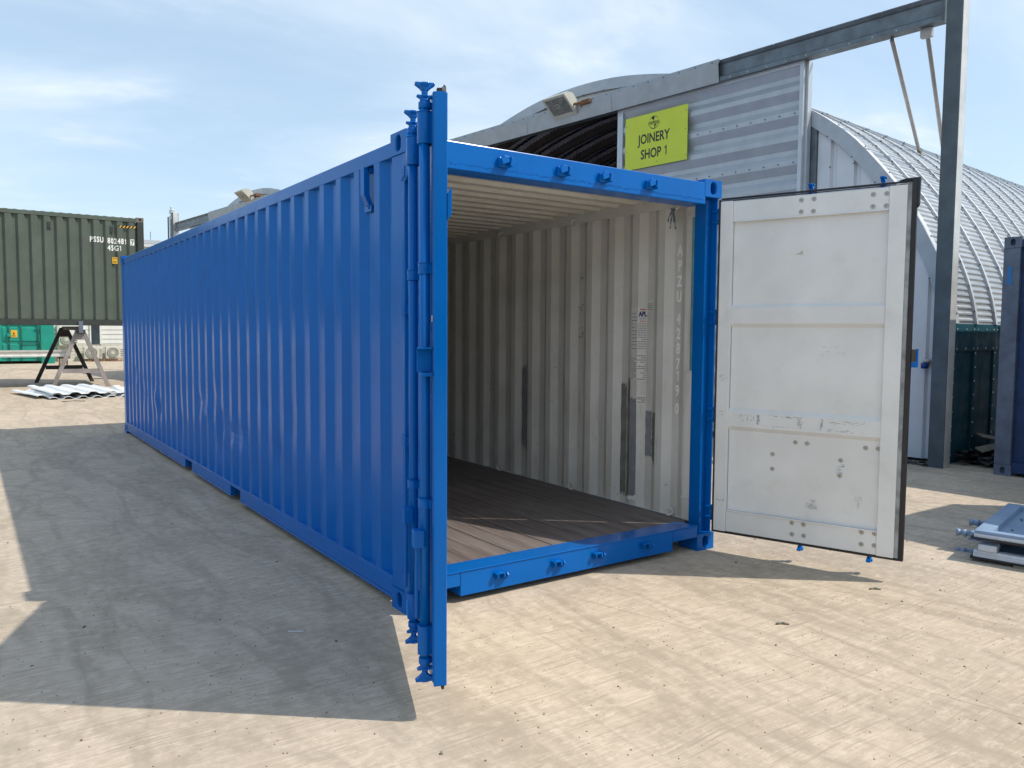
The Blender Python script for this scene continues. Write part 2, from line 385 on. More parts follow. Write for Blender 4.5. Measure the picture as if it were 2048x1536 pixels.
# ------------------------------------------------------------------ ground
g = MB().add([(-300,-300,0),(300,-300,0),(300,300,0),(-300,300,0)], [(0,1,2,3)]).build('ground', M['ground']); tag(g, kind='structure')
gr = MB()
for i in range(2600):
    if i < 2100: x = random.uniform(-2.6, 4.2); y = random.uniform(-3.2, 1.4)
    else: x = random.uniform(-4, 7.4); y = random.uniform(-2, 8)
    if 0 < x < 2.44 and y > 0: continue
    r = random.uniform(.0014, .0042)*(2.2 if random.random() < .06 else 1)
    k = 5; a0 = random.random()*6
    v = [(x+r*cos(a0+2*pi*j/k)*random.uniform(.7,1.4), y+r*sin(a0+2*pi*j/k)*random.uniform(.7,1.4), 0.0) for j in range(k)]+[(x+r*.2, y, r*random.uniform(.7,1.2))]
    gr.add(v, [(j, (j+1) % k, k) for j in range(k)])
tag(gr.build('grit', M['stone']), 'loose grit and small stones on the concrete yard', None, kind='stuff')

# ------------------------------------------------------------------ blue container
CW, CL, CH = 2.438, 9.125, 2.591
ROOT = empty('shipping_container'); tag(ROOT, 'glossy blue shipping container standing open with white inside and wooden floor', 'shipping container')
PI = .278; PH = .38   # corrugation pitch, centre of first outer flat
def profile(y0, y1, phase=PH, pitch=PI, xo=.006, xi=.042, fo=.036, fi=.035):
    pts = [(y0, xi)]; k0 = int((y0-phase)//pitch)-1
    for k in range(k0, k0+200):
        c = phase+k*pitch; h = pitch/2
        for y, x in ((c-h+fi, xi), (c-fo, xo), (c+fo, xo), (c+h-fi, xi)):
            if y0 < y < y1: pts.append((y, x))
        if c > y1+pitch: break
    pts.append((y1, xi)); return pts
DENTS = [(7.5,.70,.16,.028),(6.75,.68,.13,-.03),(6.55,.60,.10,.028),(4.55,.80,.10,.03),(4.3,.74,.09,-.024),(3.77,.66,.13,.03),(3.43,.60,.09,.028),(3.1,.62,.12,.024),(3.9,.48,.16,.02),(2.75,.96,.06,.014),(2.49,.93,.05,.014),(8.1,.9,.12,.02),(2.19,.62,.12,.014),(1.3,.42,.12,.012),(1.85,.9,.16,.012),(5.4,.5,.25,.02),(7.0,.4,.2,.022),(2.9,.35,.2,.012),(4.0,.9,.14,.018),(1.0,.34,.10,.01)]
def side_panel(name, side):
    prof = profile(.17, CL-.15); NZ = 46 if side < 0 else 8
    z0, z1 = .165, 2.48
    mb = MB(); rows = []
    for kz in range(NZ+1):
        z = z0+(z1-z0)*kz/NZ; r = []
        for (y, x) in prof:
            d = 0
            if side < 0:
                for (dy, dz, rr, am) in DENTS: 
                    q = ((y-dy)**2+(z-dz)**2)/(rr*rr)
                    if q < 6: d += .7*am*math.exp(-q*1.4)
                d += .001*sin(y*2.3+z*3)*sin(z*1.3+y)
            r.append((x+d, y, z))
        rows.append(r)
    n = len(prof)
    for t, flip in ((0, 0), (.0022, 1)):
        b = []
        for r in rows: b += [((x+t) if side < 0 else CW-(x+t), y, z) for (x, y, z) in r]
        fs = [(k*n+i, k*n+i+1, (k+1)*n+i+1, (k+1)*n+i) for k in range(NZ) for i in range(n-1)]
        mb.add(b, fs, flip)
    return mb.build(name, [M['blue'], M['inner']], ROOT, fix=False)
side_panel('side_panel', -1); side_panel('side_panel', 1)
# rear end wall: corrugated across x
pts = [(x, d) for x, d in profile(.12, CW-.12, .35, .25)]
mb = MB(); n = len(pts)
for t, k in ((0, 0), (.002, 1)): mb.add([(x, CL-d-t, z) for z in (.165, 2.47) for x, d in pts], [(i, i+1, n+i+1, n+i) for i in range(n-1)], k)
mb.build('end_wall', [M['blue'], M['inner']], ROOT, fix=False)
# roof: corrugations run across the width
rp = profile(.15, CL-.08, .30, .209, 0, .028, .042, .042); n = len(rp)
mb = MB()
for t, k in ((0, 0), (.002, 1)): mb.add([(x, y, 2.552-d-t) for x in (.045, CW-.045) for y, d in rp], [(i, i+1, n+i+1, n+i) for i in range(n-1)], k)
mb.build('roof', [M['blue'], M['inner_roof']], ROOT, fix=False)
for sx in (0, 1):
    X = lambda a, b: (a, b) if not sx else (CW-b, CW-a)
    a, b = X(.004, .064)
    box('top_rail', a, b, .178, CL-.178, 2.475, 2.556, M['blue'], ROOT, .004)
    # inner face of the top rail is cream
    a, b = X(.066, .070); box('rail_lining', a, b, .178, CL-.178, 2.45, 2.550, M['inner'], ROOT)
    # bottom rail with fork pockets
    m_ = MB()
    cuts = [(.178, 3.16), (3.46, 4.93), (5.23, CL-.178)]
    for y0, y1 in cuts:
        a, b = X(.0, .05); m_.box(a, b, y0, y1, .062, .160)
        a, b = X(-.004, .055); m_.box(a, b, y0, y1, .045, .060)
    for y0, y1 in ((3.16, 3.46), (4.93, 5.23)):
        a, b = X(.0, .05); m_.box(a, b, y0+.002, y1-.002, .140, .160)
    a, b = X(.0, .06); m_.box(a, b, .178, CL-.178, .1615, .1695)
    m_.build('bottom_rail', M['blue'], ROOT, bevel=.003)
for y0, y1 in ((3.16, 3.46), (4.93, 5.23)):
    MB().box(.06, CW-.06, y0-.004, y0, .045, .15).box(.06, CW-.06, y1, y1+.004, .045, .15).box(.06, CW-.06, y0, y1, .145, .15).build('fork_pocket', M['blue'], ROOT)
for k in range(28):
    y = .30+k*.32
    if any(a-.06 < y < b+.06 for a, b in ((3.16, 3.46), (4.93, 5.23))): continue
    box('cross_member', .055, CW-.055, y, y+.045, .045, .135, M['blue'], ROOT)
# cream ledges that close the panel against the rails, inside
for sx in (0, 1):
    for z, mm, xin in ((2.4735, 'inner', .069), (.1702, 'inner', .0535)):
        pr = profile(.17, CL-.15); n = len(pr)
        v = [((x+.0024) if not sx else CW-x-.0024, y, z) for y, x in pr]+[(xin if not sx else CW-xin, y, z) for y, x in pr]
        MB().add(v, [(i, i+1, n+i+1, n+i) for i in range(n-1)]).build('rail_ledge', M[mm], ROOT, fix=False)
# corner castings
def casting(px, py, pz):
    mb = MB(); x0 = -.0065 if not px else CW-.162; x1 = x0+.1685; y0 = -.0 if not py else CL-.178; y1 = y0+.178
    z0 = 0 if not pz else CH-.118; z1 = z0+.118; w, d, h = x1-x0, y1-y0, z1-z0
    # front/back
    mb.plate_hole((x0,y0,z0), (1,0,0), (0,0,1), w, h, w/2, h/2, .027, .041, .10) if not py else mb.add([(x0,y0,z0),(x1,y0,z0),(x1,y0,z1),(x0,y0,z1)], [(0,1,2,3)])
    mb.plate_hole((x1,y1,z0), (-1,0,0), (0,0,1), w, h, w/2, h/2, .027, .041, .10) if py else mb.add([(x0,y1,z0),(x1,y1,z0),(x1,y1,z1),(x0,y1,z1)], [(3,2,1,0)])
    mb.plate_hole((x0,y1,z0), (0,-1,0), (0,0,1), d, h, d/2, h/2, .027, .041, .10) if not px else mb.add([(x0,y0,z0),(x0,y1,z0),(x0,y1,z1),(x0,y0,z1)], [(0,1,2,3)])
    mb.plate_hole((x1,y0,z0), (0,1,0), (0,0,1), d, h, d/2, h/2, .027, .041, .10) if px else mb.add([(x1,y0,z0),(x1,y1,z0),(x1,y1,z1),(x1,y0,z1)], [(3,2,1,0)])
    mb.add([(x0,y0,z0),(x1,y0,z0),(x1,y1,z0),(x0,y1,z0)], [(3,2,1,0)])
    mb.plate_hole((x0,y0,z1), (1,0,0), (0,1,0), w, d, w/2, d/2, .03, .05, .03) if pz else mb.add([(x0,y0,z1),(x1,y0,z1),(x1,y1,z1),(x0,y1,z1)], [(0,1,2,3)])
    o = mb.build('corner_casting', M['blue'], ROOT, fix=False)
    bm = bmesh.new(); bm.from_mesh(o.data); bmesh.ops.remove_doubles(bm, verts=bm.verts, dist=.0004); bmesh.ops.recalc_face_normals(bm, faces=bm.faces); bm.to_mesh(o.data); bm.free()
    bv = o.modifiers.new('bevel', 'BEVEL'); bv.width = .009; bv.segments = 3; bv.limit_method = 'ANGLE'; bv.angle_limit = RAD(60)
for px in (0,1):
    for py in (0,1):
        for pz in (0,1): casting(px, py, pz)
# corner posts (front: outer plate plus inner channel, leaving the hinge slot)
for sx in (0, 1):
    X = lambda a, b: (a, b) if not sx else (CW-b, CW-a)
    mb = MB()
    for p0, p1, q0, q1 in ((.0,.012,.024,.176),(.0121,.040,.070,.080),(.0401,.050,.066,.080),(.0501,.0655,.066,.076),(.066,.076,.066,.168),(.0121,.0655,.158,.168)):
        a, b = X(p0, p1); mb.box(a, b, q0, q1, .119, 2.472)
    mb.build('corner_post', M['blue'], ROOT, bevel=.003)
    a, b = X(.0, .12); box('corner_post', a, b, CL-.15, CL-.004, .119, 2.472, M['blue'], ROOT, .003)
    for zc in (2.345, 1.648, .965, .265):
        # hinge lug welded in the slot, and pin
        mb = MB(); a, b = X(.010, .040)
        mb.box(a, b, -.012, .045, zc+.030, zc+.044).box(a, b, -.012, .045, zc-.044, zc-.030)
        c_ = (a+b)/2; mb.tube((c_, -.006, zc-.055), (c_, -.006, zc+.055), .011, 10)
        mb.build('hinge_lug', M['blue'], ROOT, bevel=.002)
    # inner lining between post and corrugated wall
    a, b = X(.0465, .0555); box('post_lining', a, b, .1685, .262, .170, 2.47, M['inner'], ROOT, .002)
# header and sill
mb = MB(); mb.box(.155, CW-.155, .002, .058, 2.418, 2.566).box(.155, CW-.155, .058, .16, 2.418, 2.440); mb.box(.155, CW-.155, .060, .150, 2.552, 2.562)
mb.build('door_header', M['blue'], ROOT, bevel=.006)
mb = MB(); mb.box(.335, CW-.405, .002, .050, .040, .179); mb.box(.16, .333, .002, .050, .100, .179).box(CW-.403, CW-.16, .002, .050, .100, .179)
mb.prism([(-.004,.1875),(.195,.1735),(.195,.163),(.0505,.165),(.0505,.1795),(-.004,.1795)], (.16,0,0), (0,1,0), (0,0,1), (CW-.32,0,0))
mb.build('door_sill', M['blue'], ROOT, bevel=.005)
for x in (.335, CW-.417): box('sill_gusset', x, x+.012, .051, .30, .040, .160, M['blue'], ROOT)
# weld beads along the header foot
mb = MB()
for i in range(150):
    x = .17+i*.014+random.uniform(-.004,.004); r = random.uniform(.0025,.006)
    z = 2.448+random.uniform(-.006,.006)
    mb.add([(x-r,.001,z),(x,-.0025,z+r*.6),(x+r,.001,z),(x,.001,z-r*.7),(x,.001,z+r)], [(0,1,4),(1,2,4),(2,1,3),(1,0,3)])
tag(mb.build('weld_bead', M['blue'], ROOT), kind='stuff')
# cam keepers
def keeper_top(x):
    mb = MB(); y = .002
    mb.box(x-.036, x+.030, y-.020, y, 2.462, 2.516)
    mb.prism([(-.036,2.500),(-.016,2.524),(.016,2.520),(.020,2.488),(-.006,2.478),(-.030,2.470)], (x,y-.045,0), (1,0,0), (0,0,1), (0,.026,0))
    mb.prism([(.020,2.470),(.030,2.520),(.046,2.512),(.050,2.486),(.036,2.462)], (x,y-.050,0), (1,0,0), (0,0,1), (0,.050,0))
    mb.build('cam_keeper', M['blue'], ROOT, bevel=.004)
def keeper_low(x):
    mb = MB(); y = .002
    mb.box(x-.040, x+.020, y-.034, y, .134, .142)
    mb.prism([(0,.142),(-.034,.142),(-.034,.118),(-.014,.100),(0,.098)], (x-.030,y,0), (0,1,0), (0,0,1), (.009,0,0))
    mb.prism([(0,.142),(-.036,.140),(-.040,.112),(-.014,.100),(0,.098)], (x+.012,y,0), (0,1,0), (0,0,1), (.010,0,0))
    mb.prism([(0,.136),(-.030,.138),(-.042,.122),(-.018,.094),(0,.094)], (x+.034,y,0), (0,1,0), (0,0,1), (.012,0,0))
    mb.build('cam_keeper', M['blue'], ROOT, bevel=.002)
for x in (.605, 1.024, 1.350, 1.747): keeper_top(x)
for x in (.597, 1.018, 1.345, 1.765): keeper_low(x)
# floor planks
fx0, fx1 = .052, CW-.052; NP = 15; pw = (fx1-fx0)/NP
base = MB().box(fx0, fx1, .196, CL-.05, .137, .150).build('floor_base', M['wood'], ROOT)
pm = MB().box(.0022, pw-.0022, 0, CL-.25, 0, .019).build('plank', M['wood'], ROOT, bevel=.002); pm.location = (fx0, .197, .1505)
for i in range(1, NP): dup(pm, ROOT, (fx0+i*pw, .197, .1505+random.uniform(-.0015,.0012)))
# lashing rings
for zc, s in ((2.462, 1), (.205, -1)):
    for y in (.364, 1.521, 2.638, 3.75, 4.86, 5.97):
        for sx in (0, 1):
            x = .075 if not sx else CW-.075
            MB().ring((x, y, zc), .027, .008, (.8, .5, 0)).build('lashing_ring', M['inner'], ROOT)
# vents near the top of the left side
def vent(y, z):
    mb = MB(); mb.box(-.004, .040, y-.045, y+.030, z-.020, z+.0)
    mb.prism([(-.024,z+.0),(-.024,z-.155),(.006,z-.215),(.034,z-.215),(.010,z-.150),(.010,z+.0)], (0,y-.045,0), (1,0,0), (0,0,1), (0,.05,0))
    mb.box(.018, .028, y-.05, y+.045, z-.245, z-.200)
    mb.tube((.012,y-.02,z-.225), (.026,y-.02,z-.225), .007, 10)
    mb.build('vent_cover', M['blue'], ROOT, bevel=.002)
vent(.53, 2.470)
# inside lettering on the recess nearest the door
fx = CW-.006-.003
for ch, z in zip('APZU4287190', (2.19,2.078,1.965,1.852,1.688,1.578,1.468,1.355, 1.262, 1.155, 1.02)):
    text_mesh('number_lettering', ch, .112, M['text_cream'], ROOT, frame((fx, .366+.0, z-.085), (0,-1,0), (0,0,1)), align='CENTER', sx=.66, off=.003)
text_mesh('number_lettering', 'APZU4287190', .062, M['blue_dark'], ROOT, frame((.0012, .085, 1.50), (0,0,-1), (0,-1,0)), ext=.0006, sx=.92, off=.0004)
# repair patches, stickers on the right wall (inner surface x = CW-.006 in recess, CW-.042 on crowns)
def wallpoly(name, pts, m, crown, d=.0035):
    x = CW-(.042 if crown else .008)-d
    n = len(pts); MB().add([(x,y,z) for y, z in pts]+[(x+.0012,y,z) for y, z in pts], [tuple(range(n)), tuple(range(n,2*n))[::-1]]+[(i,(i+1)%n,n+(i+1)%n,n+i) for i in range(n)]).build(name, m, ROOT)
def jag(y0, y1, z0, z1, a=.02, n=14, seed=1):
    R = random.Random(seed); top = [(y0+(y1-y0)*i/n, z1+R.uniform(-a,a)) for i in range(n+1)]; bot = [(y1+(y0-y1)*i/n, z0+R.uniform(-a,a)) for i in range(n+1)]
    rt = [(y1+R.uniform(-.004,.004), z1+(z0-z1)*i/12) for i in range(1,12)]; lt = [(y0+R.uniform(-.004,.004), z0+(z1-z0)*i/12) for i in range(1,12)]
    return top+rt+bot+lt
def crown_y(k): return PH+PI/2+k*PI   # centre of crowns (surface nearer the room)
def slope_patch(name, k, side, z0, z1, m, seed, d=.003):
    # lies on the slope between recess k and crown k (side=+1 further in) or crown k-1 (side=-1)
    yr = PH+k*PI+side*.036; yc = PH+k*PI+side*(PI/2-.035); R = random.Random(seed); N = 16
    v = []; f = []
    for i in range(N+1):
        z = z0+(z1-z0)*i/N; e = R.uniform(-.012,.012) if i in (0, N) else 0
        for (y, x) in ((yr+side*R.uniform(0,.006), .006), (yc-side*R.uniform(0,.006), .042)): v.append((CW-x-d-.002, y, z+e+ (R.uniform(-.03,.03) if i in (0,N) else 0)))
    for i in range(N): f.append((2*i, 2*i+1, 2*i+3, 2*i+2))
    MB().add(v, f).build(name, m, ROOT, fix=False)
wallpoly('paint_patch', jag(crown_y(1)-.038, crown_y(1)+.038, .24, 1.02, .012, seed=3), M['grey_patch'], True)
slope_patch('paint_patch', 2, -1, .25, 1.16, M['dgrey_patch'], 4)
wallpoly('paint_patch', jag(PH+2*PI-.03, PH+2*PI+.036, .24, 1.12, .03, seed=6), M['dgrey_patch'], False)
slope_patch('paint_patch', 1, -1, .55, .92, M['dgrey_patch'], 9)
wallpoly('paint_patch', jag(PH+PI-.034, PH+PI+.034, .58, .93, .01, seed=8), M['grey_patch'], False)
slope_patch('paint_patch', 7, -1, .45, 1.25, M['grey_patch'], 12)
wallpoly('paint_patch', jag(PH+7*PI-.034, PH+7*PI+.034, .45, 1.2, .03, seed=15), M['grey_patch'], False)
wallpoly('paint_patch', jag(crown_y(1)-.038, crown_y(1)+.05, .21, .245, .012, seed=23), M['white'], True, .0045)
def sticker(y0, y1, z0, z1, crown, rows, seed, head=False, m='paper'):
    x = CW-(.042 if crown else .008)-.0038; R = random.Random(seed)
    wallpoly('sticker', [(y1,z0),(y0,z0),(y0,z1),(y1,z1)], M[m], crown, .0035)
    mb = MB(); z = z1-(.10 if head else .02)
    for r in range(rows):
        z -= (z1-z0-.03-(.09 if head else 0))/rows
        y = y1-.006
        while y > y0+.012:
            w = R.uniform(.006,.022); mb.box(x-.0008, x-.0002, max(y-w, y0+.006), y, z, z+.006); y -= w+.004
            if R.random() < .12: break
    mb.build('printed_lines', M['grey_print'], ROOT)
    if head:
        box('printed_band', x-.0012, x-.0004, y0+.004, y1-.004, z1-.020, z1-.012, M['red'], ROOT)
        box('printed_band', x-.0010, x-.0004, y0+.004, y1-.004, z1-.108, z1-.103, M['red'], ROOT)
        text_mesh('sticker_lettering', 'APL', .052, M['navy'], ROOT, frame((x-.0010, (y0+y1)/2, z1-.064), (0,-1,0), (0,0,1)), ext=.0003, align='CENTER', sx=.8, off=.003)
        text_mesh('sticker_lettering', '6759', .030, M['grey_print'], ROOT, frame((x-.0010, (y0+y1)/2, z1-.098), (0,-1,0), (0,0,1)), ext=.0003, align='CENTER', sx=.9)
y_r1 = PH+PI; y_c1 = crown_y(1)
sticker(y_c1-.036, y_c1+.036, 1.40, 1.73, True, 11, 3)
sticker(y_c1-.036, y_c1+.036, 1.16, 1.38, True, 12, 4)
def slope_sticker(k, side, z0, z1, rows, seed, head=False):
    yr = PH+k*PI+side*.036; yc = PH+k*PI+side*(PI/2-.035)
    A = Vector((CW-.006-.006, yr, 0)); B = Vector((CW-.042-.006, yc, 0)); d = (B-A).normalized(); L = (B-A).length; nrm = Vector((-abs(d.y), 0, 0)); nrm = Vector((-1,0,0)) - d*(-d.x); nrm.normalize()
    P = lambda t, z, o=0: A+d*(t*L)+nrm*o+Vector((0,0,z))
    MB().add([P(0,z0),P(1,z0),P(1,z1),P(0,z1)], [(0,1,2,3)]).build('sticker', M['paper'], ROOT, fix=False)
    R = random.Random(seed); mb = MB(); z = z1-(.11 if head else .01)
    for r in range(rows):
        z -= (z1-z0-.02-(.10 if head else 0))/rows; t = .05
        while t < .9:
            w = R.uniform(.1,.3); mb.add([P(t,z,.0008),P(min(t+w,.95),z,.0008),P(min(t+w,.95),z+.007,.0008),P(t,z+.007,.0008)], [(0,1,2,3)]); t += w+.04
            if R.random() < .1: break
    mb.build('printed_lines', M['grey_print'], ROOT, fix=False)
    if head:
        for z_, h_ in ((z1-.018, .008), (z1-.108, .005)): MB().add([P(.06,z_,.001),P(.75,z_,.001),P(.75,z_+h_,.001),P(.06,z_+h_,.001)], [(0,1,2,3)]).build('printed_band', M['red'], ROOT, fix=False)
        Xd = d if d.y < 0 else -d
        text_mesh('sticker_lettering', 'APL', .052, M['navy'], ROOT, frame(P(.45, z1-.066, .001), Xd, (0,0,1)), ext=.0003, align='CENTER', sx=.72, off=.003)
        text_mesh('sticker_lettering', '6759', .030, M['grey_print'], ROOT, frame(P(.45, z1-.096, .001), Xd, (0,0,1)), ext=.0003, align='CENTER', sx=.9)
slope_sticker(1, 1, 1.40, 1.73, 12, 31, True)
slope_sticker(1, 1, 1.16, 1.38, 12, 32)
slope_sticker(1, 1, .98, 1.05, 4, 33)
sticker(PH+PI-.03, PH+PI+.036, 1.70, 1.79, False, 4, 41)
# corner strip: teal overspray above, pale frame below
box('overspray_band', CW-.070, CW-.0565, .1685, .196, 1.26, 2.36, M['teal_patch'], ROOT, .002)
box('lining_strip', CW-.072, CW-.0565, .1685, .235, .172, 1.255, M['inner'], ROOT, .003)
for z in (.33, 1.256, 2.362): box('lining_cleat', CW-.080, CW-.0725, .1695, .245, z, z+.011, M['inner'], ROOT, .002)
# small rusty gouges on the far flats
R5 = random.Random(11)
mb = MB()
for k in (4,):
    for z in (1.99, 1.75, 1.73, 1.56, 1.53, 1.50):
        for i in range(5):
            y = PH+k*PI+R5.uniform(-.03,.03); zz_ = z+R5.uniform(-.015,.015); w = R5.uniform(.003,.012); mb.box(CW-.0118, CW-.0108, y, y+w, zz_, zz_+w*.8)
mb.build('rust_spots', M['rust'], ROOT)

# doors -----------------------------------------------------------------
RZ = [2.404, 2.327]; 
def cam_shape(mb, x, y, z, s):
    # locking cam: two flanges and a neck on the end of a rod, s=+1 top, -1 bottom
    def lens(z0, z1, w, t):
        mb.prism([(-w, z0+(z1-z0)*.75), (-w*.45, z0), (w*.45, z0), (w, z0+(z1-z0)*.75), (w*.85, z1), (-w*.85, z1)], (x, y-t/2, 0), (1,0,0), (0,0,1), (0,t,0))
    def L(a, b, w, t, w2=None):
        za, zb = z+s*a, z+s*b; w2 = w2 or w
        P = [(-.011, za), (.011, za), (w*.55, za+(zb-za)*.35), (w, za+(zb-za)*.75), (w*.96, zb), (-w*.96, zb), (-w, za+(zb-za)*.75), (-w*.55, za+(zb-za)*.35)]
        mb.prism(P, (x-t/2, y, 0), (0,1,0), (0,0,1), (t,0,0))
        P = [(u*w2/w, v) for u, v in P]
        mb.prism(P, (x, y-t/2, 0), (1,0,0), (0,0,1), (0,t,0))
    mb.tube((x,y,z-s*.015), (x,y,z+s*.010), .025, 14); mb.tube((x,y,z+s*.010), (x,y,z+s*.020), .020, 12)
    mb.tube((x,y,z+s*.018), (x,y,z+s*.082), .0125, 10)
    L(.016, .036, .032, .024, .018); L(.052, .083, .039, .026, .020)

def build_door(matw, sg, label):
    # local: X along width from hinge, Y thickness, sg = side of the exterior; interior face at Y = 0 for sg=+1
    D = empty('door'); 
    D.parent = ROOT; D.matrix_local = matw; D['label'] = label
    T = .052
    if sg > 0: yi, ye = 0.0, T
    else: yi, ye = T/2, -T/2
    Y = lambda a, b: (min(yi+sg*a, yi+sg*b), max(yi+sg*a, yi+sg*b))   # a,b measured from interior face outwards
    zb, zt = .147, 2.442; w0, w1 = .0, 1.172
    wh = M['door_white']; bl = M['blue']
    def bx(name, x0, x1, a, b, z0, z1, m, bev=.003, par=D):
        y0, y1 = Y(a, b); return box(name, x0, x1, y0, y1, z0, z1, m, par, bev)
    # frame members, white inside and blue outside
    def two(name, x0, x1, z0, z1, a=0, bev=.004):
        mb = MB(); y0, y1 = Y(a, T*.55); mb.box(x0, x1, y0, y1, z0, z1, 0); y0, y1 = Y(T*.55+.0005, T); mb.box(x0, x1, y0, y1, z0, z1, 1)
        return mb.build(name, [wh, bl], D, bevel=bev)
    two('door_stile', w0, .088, zb, zt); two('door_stile', 1.070, w1, zb, zt)
    two('door_rail', .0885, 1.0695, 2.300, zt-.004, .006); two('door_rail', .0885, 1.0695, zb+.002, .300, .006)
    # panel with two pressed ribs
    zs = [.300, .866, .893, .992, 1.021, 1.577, 1.604, 1.713, 1.734, 2.300]
    dp = [.030, .030, .008, .008, .030, .030, .008, .008, .030, .030]
    mb = MB()
    for off, mi in ((0, 0), (.003, 1)):
        v = [(x, yi+sg*(d+off), z) for z, d in zip(zs, dp) for x in (.0885, 1.0695)]
        mb.add(v, [(2*i, 2*i+1, 2*i+3, 2*i+2) for i in range(len(zs)-1)], mi)
    mb.build('door_panel', [wh, bl], D, fix=False)
    # lip above the bottom rail and below the top rail
    bx('rail_lip', .09, 1.068, -.004, .004, .296, .304, wh, .001); bx('rail_lip', .09, 1.068, -.002, .004, 2.296, 2.303, wh, .001)
    # seal: worn strip and black rubber all round
    mb = MB(); y0, y1 = Y(.004, .020)
    mb.box(w1+.001, 1.196, y0, y1, zb+.004, zt+.012); mb.build('seal_strip', M['rubber_worn'], D, bevel=.001)
    mb = MB(); y0, y1 = Y(.001, .034)
    if sg > 0:
        mb.box(1.1965, 1.2245, y0, y1, zb-.012, zt+.026); mb.box(.0, 1.196, y0+.012, y1, zt+.0125, zt+.024); mb.box(.0, 1.196, y0+.004, y1, zb-.014, zb-.001); mb.box(-.013, -.001, y0, y1, zb-.012, zt+.012)
        mb.box(.0, w1, y0+.003, y1-.016, zt+.001, zt+.006)
    else:
        mb.box(1.1965, 1.2005, y0, y1-.010, zb+.002, zt-.004); mb.box(.02, 1.17, y0+.012, y1, zt+.001, zt+.012); mb.box(.02, 1.17, y0+.012, y1, zb-.012, zb-.001); mb.box(-.030, -.001, y0+.004, y1, zb-.02, zt+.01)  # last strip, on the hinge side, widened to block a slit of sun
    mb.build('gasket', M['rubber'], D, bevel=.002)
    if sg > 0:
        # dark torn flap at the top corner
        y0, y1 = Y(.002, .030); MB().prism([(1.12,zt+.0265),(1.2255,zt+.0265),(1.2265,2.30),(1.2385,2.32),(1.2405,zt+.038),(1.16,zt+.037)], (0,y0,0), (1,0,0), (0,0,1), (0,y1-y0,0)).build('gasket_flap', M['rubber'], D)
    else:
        # edge channel of the free stile as seen from the front, plus overlap plate
        y0, y1 = Y(.0, T); MB().box(w1+.0245, 1.204, y0-.0, y1, zb, zt-.008).build('edge_channel', bl, D, bevel=.005)
        y0, y1 = -.026, .026
        mb = MB(); mb.prism([(0,2.06),(.013,2.085),(.016,2.085),(.016,1.985),(.006,1.965),(0,1.962)], (1.170, .0262, 0), (0,1,0), (0,0,1), (.036,0,0)); mb.build('overlap_plate', bl, D, bevel=.002)
        MB().prism([(.006,zt-.008),(.020,zt+.002),(.021,zt+.016),(.014,zt+.022),(.008,zt+.010),(-.012,zt+.008),(-.012,zt-.006)], (1.17,0,0), (0,1,0), (0,0,1), (.02,0,0)).build('gasket_flap', M['rubber'], D)
        MB().prism([(.004,zb-.001),(.018,zb-.003),(.017,zb-.018),(.008,zb-.020),(.004,zb-.006)], (1.17,0,0), (0,1,0), (0,0,1), (.02,0,0)).build('gasket_flap', M['rubber'], D)
    # bolts on the inside
    if sg > 0:
        P = [(.543,2.404),(.622,2.405),(.544,2.329),(.621,2.327),(.978,2.399),(1.055,2.398),(.978,2.326),(1.054,2.324),(.545,.276),(.621,.276),(.548,.2),(.625,.201),(.981,.281),(1.059,.284),(.982,.204),(1.059,.208)]
        Q = [(.545,.815),(.621,.814),(.982,.818),(1.056,.819),(.396,.722),(.397,.621),(.835,.723),(.832,.623)]
        proto = None
        for lst, dd in ((P, .006), (Q, .030)):
            for x, z in lst:
                if proto is None:
                    proto = MB().tube((0,0,0), (0,-.0045,0), .0128, 14, 0, .0105).tube((0,-.003,0), (0,-.0052,0), .004, 10, 1).tube((0,.0005,0), (0,-.0015,0), .0158, 14, 0).build('bolt', [M['bolt'], M['bolt_dark']], D); b = proto
                else: b = dup(proto, D)
                b.location = (x, yi+dd, z)
        def blot(name, x, z, w, h, m, d, seed, n=12, th=.0007):
            R = random.Random(seed); pts = [(x+w/2*cos(2*pi*i/n)*R.uniform(.5,1.1), z+h/2*sin(2*pi*i/n)*R.uniform(.5,1.1)) for i in range(n)]
            MB().add([(a, yi+d-th, c) for a, c in pts], [tuple(range(n))]).build(name, m, D, fix=False)
        def marks(x0, x1, z0, z1, nn, seed, d, m='smudge', horiz=True):
            R = random.Random(seed); mb = MB()
            for i in range(nn):
                x = R.uniform(x0, x1); z = R.uniform(z0, z1); w = R.uniform(.004,.03) if horiz else R.uniform(.001,.003); h = R.uniform(.0006,.002) if horiz else R.uniform(.005,.03)
                x2 = min(x+w, x1); z2 = min(z+h, z1); mb.add([(x,yi+d-.0006,z),(x2,yi+d-.0006,z+R.uniform(-.002,.002)),(x2,yi+d-.0006,z2),(x,yi+d-.0006,z2)], [(0,1,2,3)])
            mb.build('scuff_marks', M[m], D, fix=False)
        MB().add([(.512,yi+.029,2.062),(.530,yi+.029,2.066),(.556,yi+.029,2.085),(.557,yi+.029,2.055),(.512,yi+.029,2.056)], [(0,1,2,3,4)]).build('tape_remnant', M['beige'], D, fix=False)
        marks(.66, .84, 1.40, 1.47, 16, 5, .030)
        marks(.288, .592, .975, .988, 26, 6, .008); marks(.288, .31, .915, .985, 26, 7, .008, 'scuffblue', False); marks(.30, .56, .908, .916, 16, 8, .008, 'scuffblue'); marks(.56, .592, .905, .985, 22, 9, .008, 'scuffblue', False)
        marks(.705, .722, .905, .985, 22, 10, .008, 'scuffblue', False); marks(.75, .98, .958, .984, 40, 11, .008, 'smudge', True); marks(.75, .98, .905, .925, 22, 12, .008, 'scuffblue')
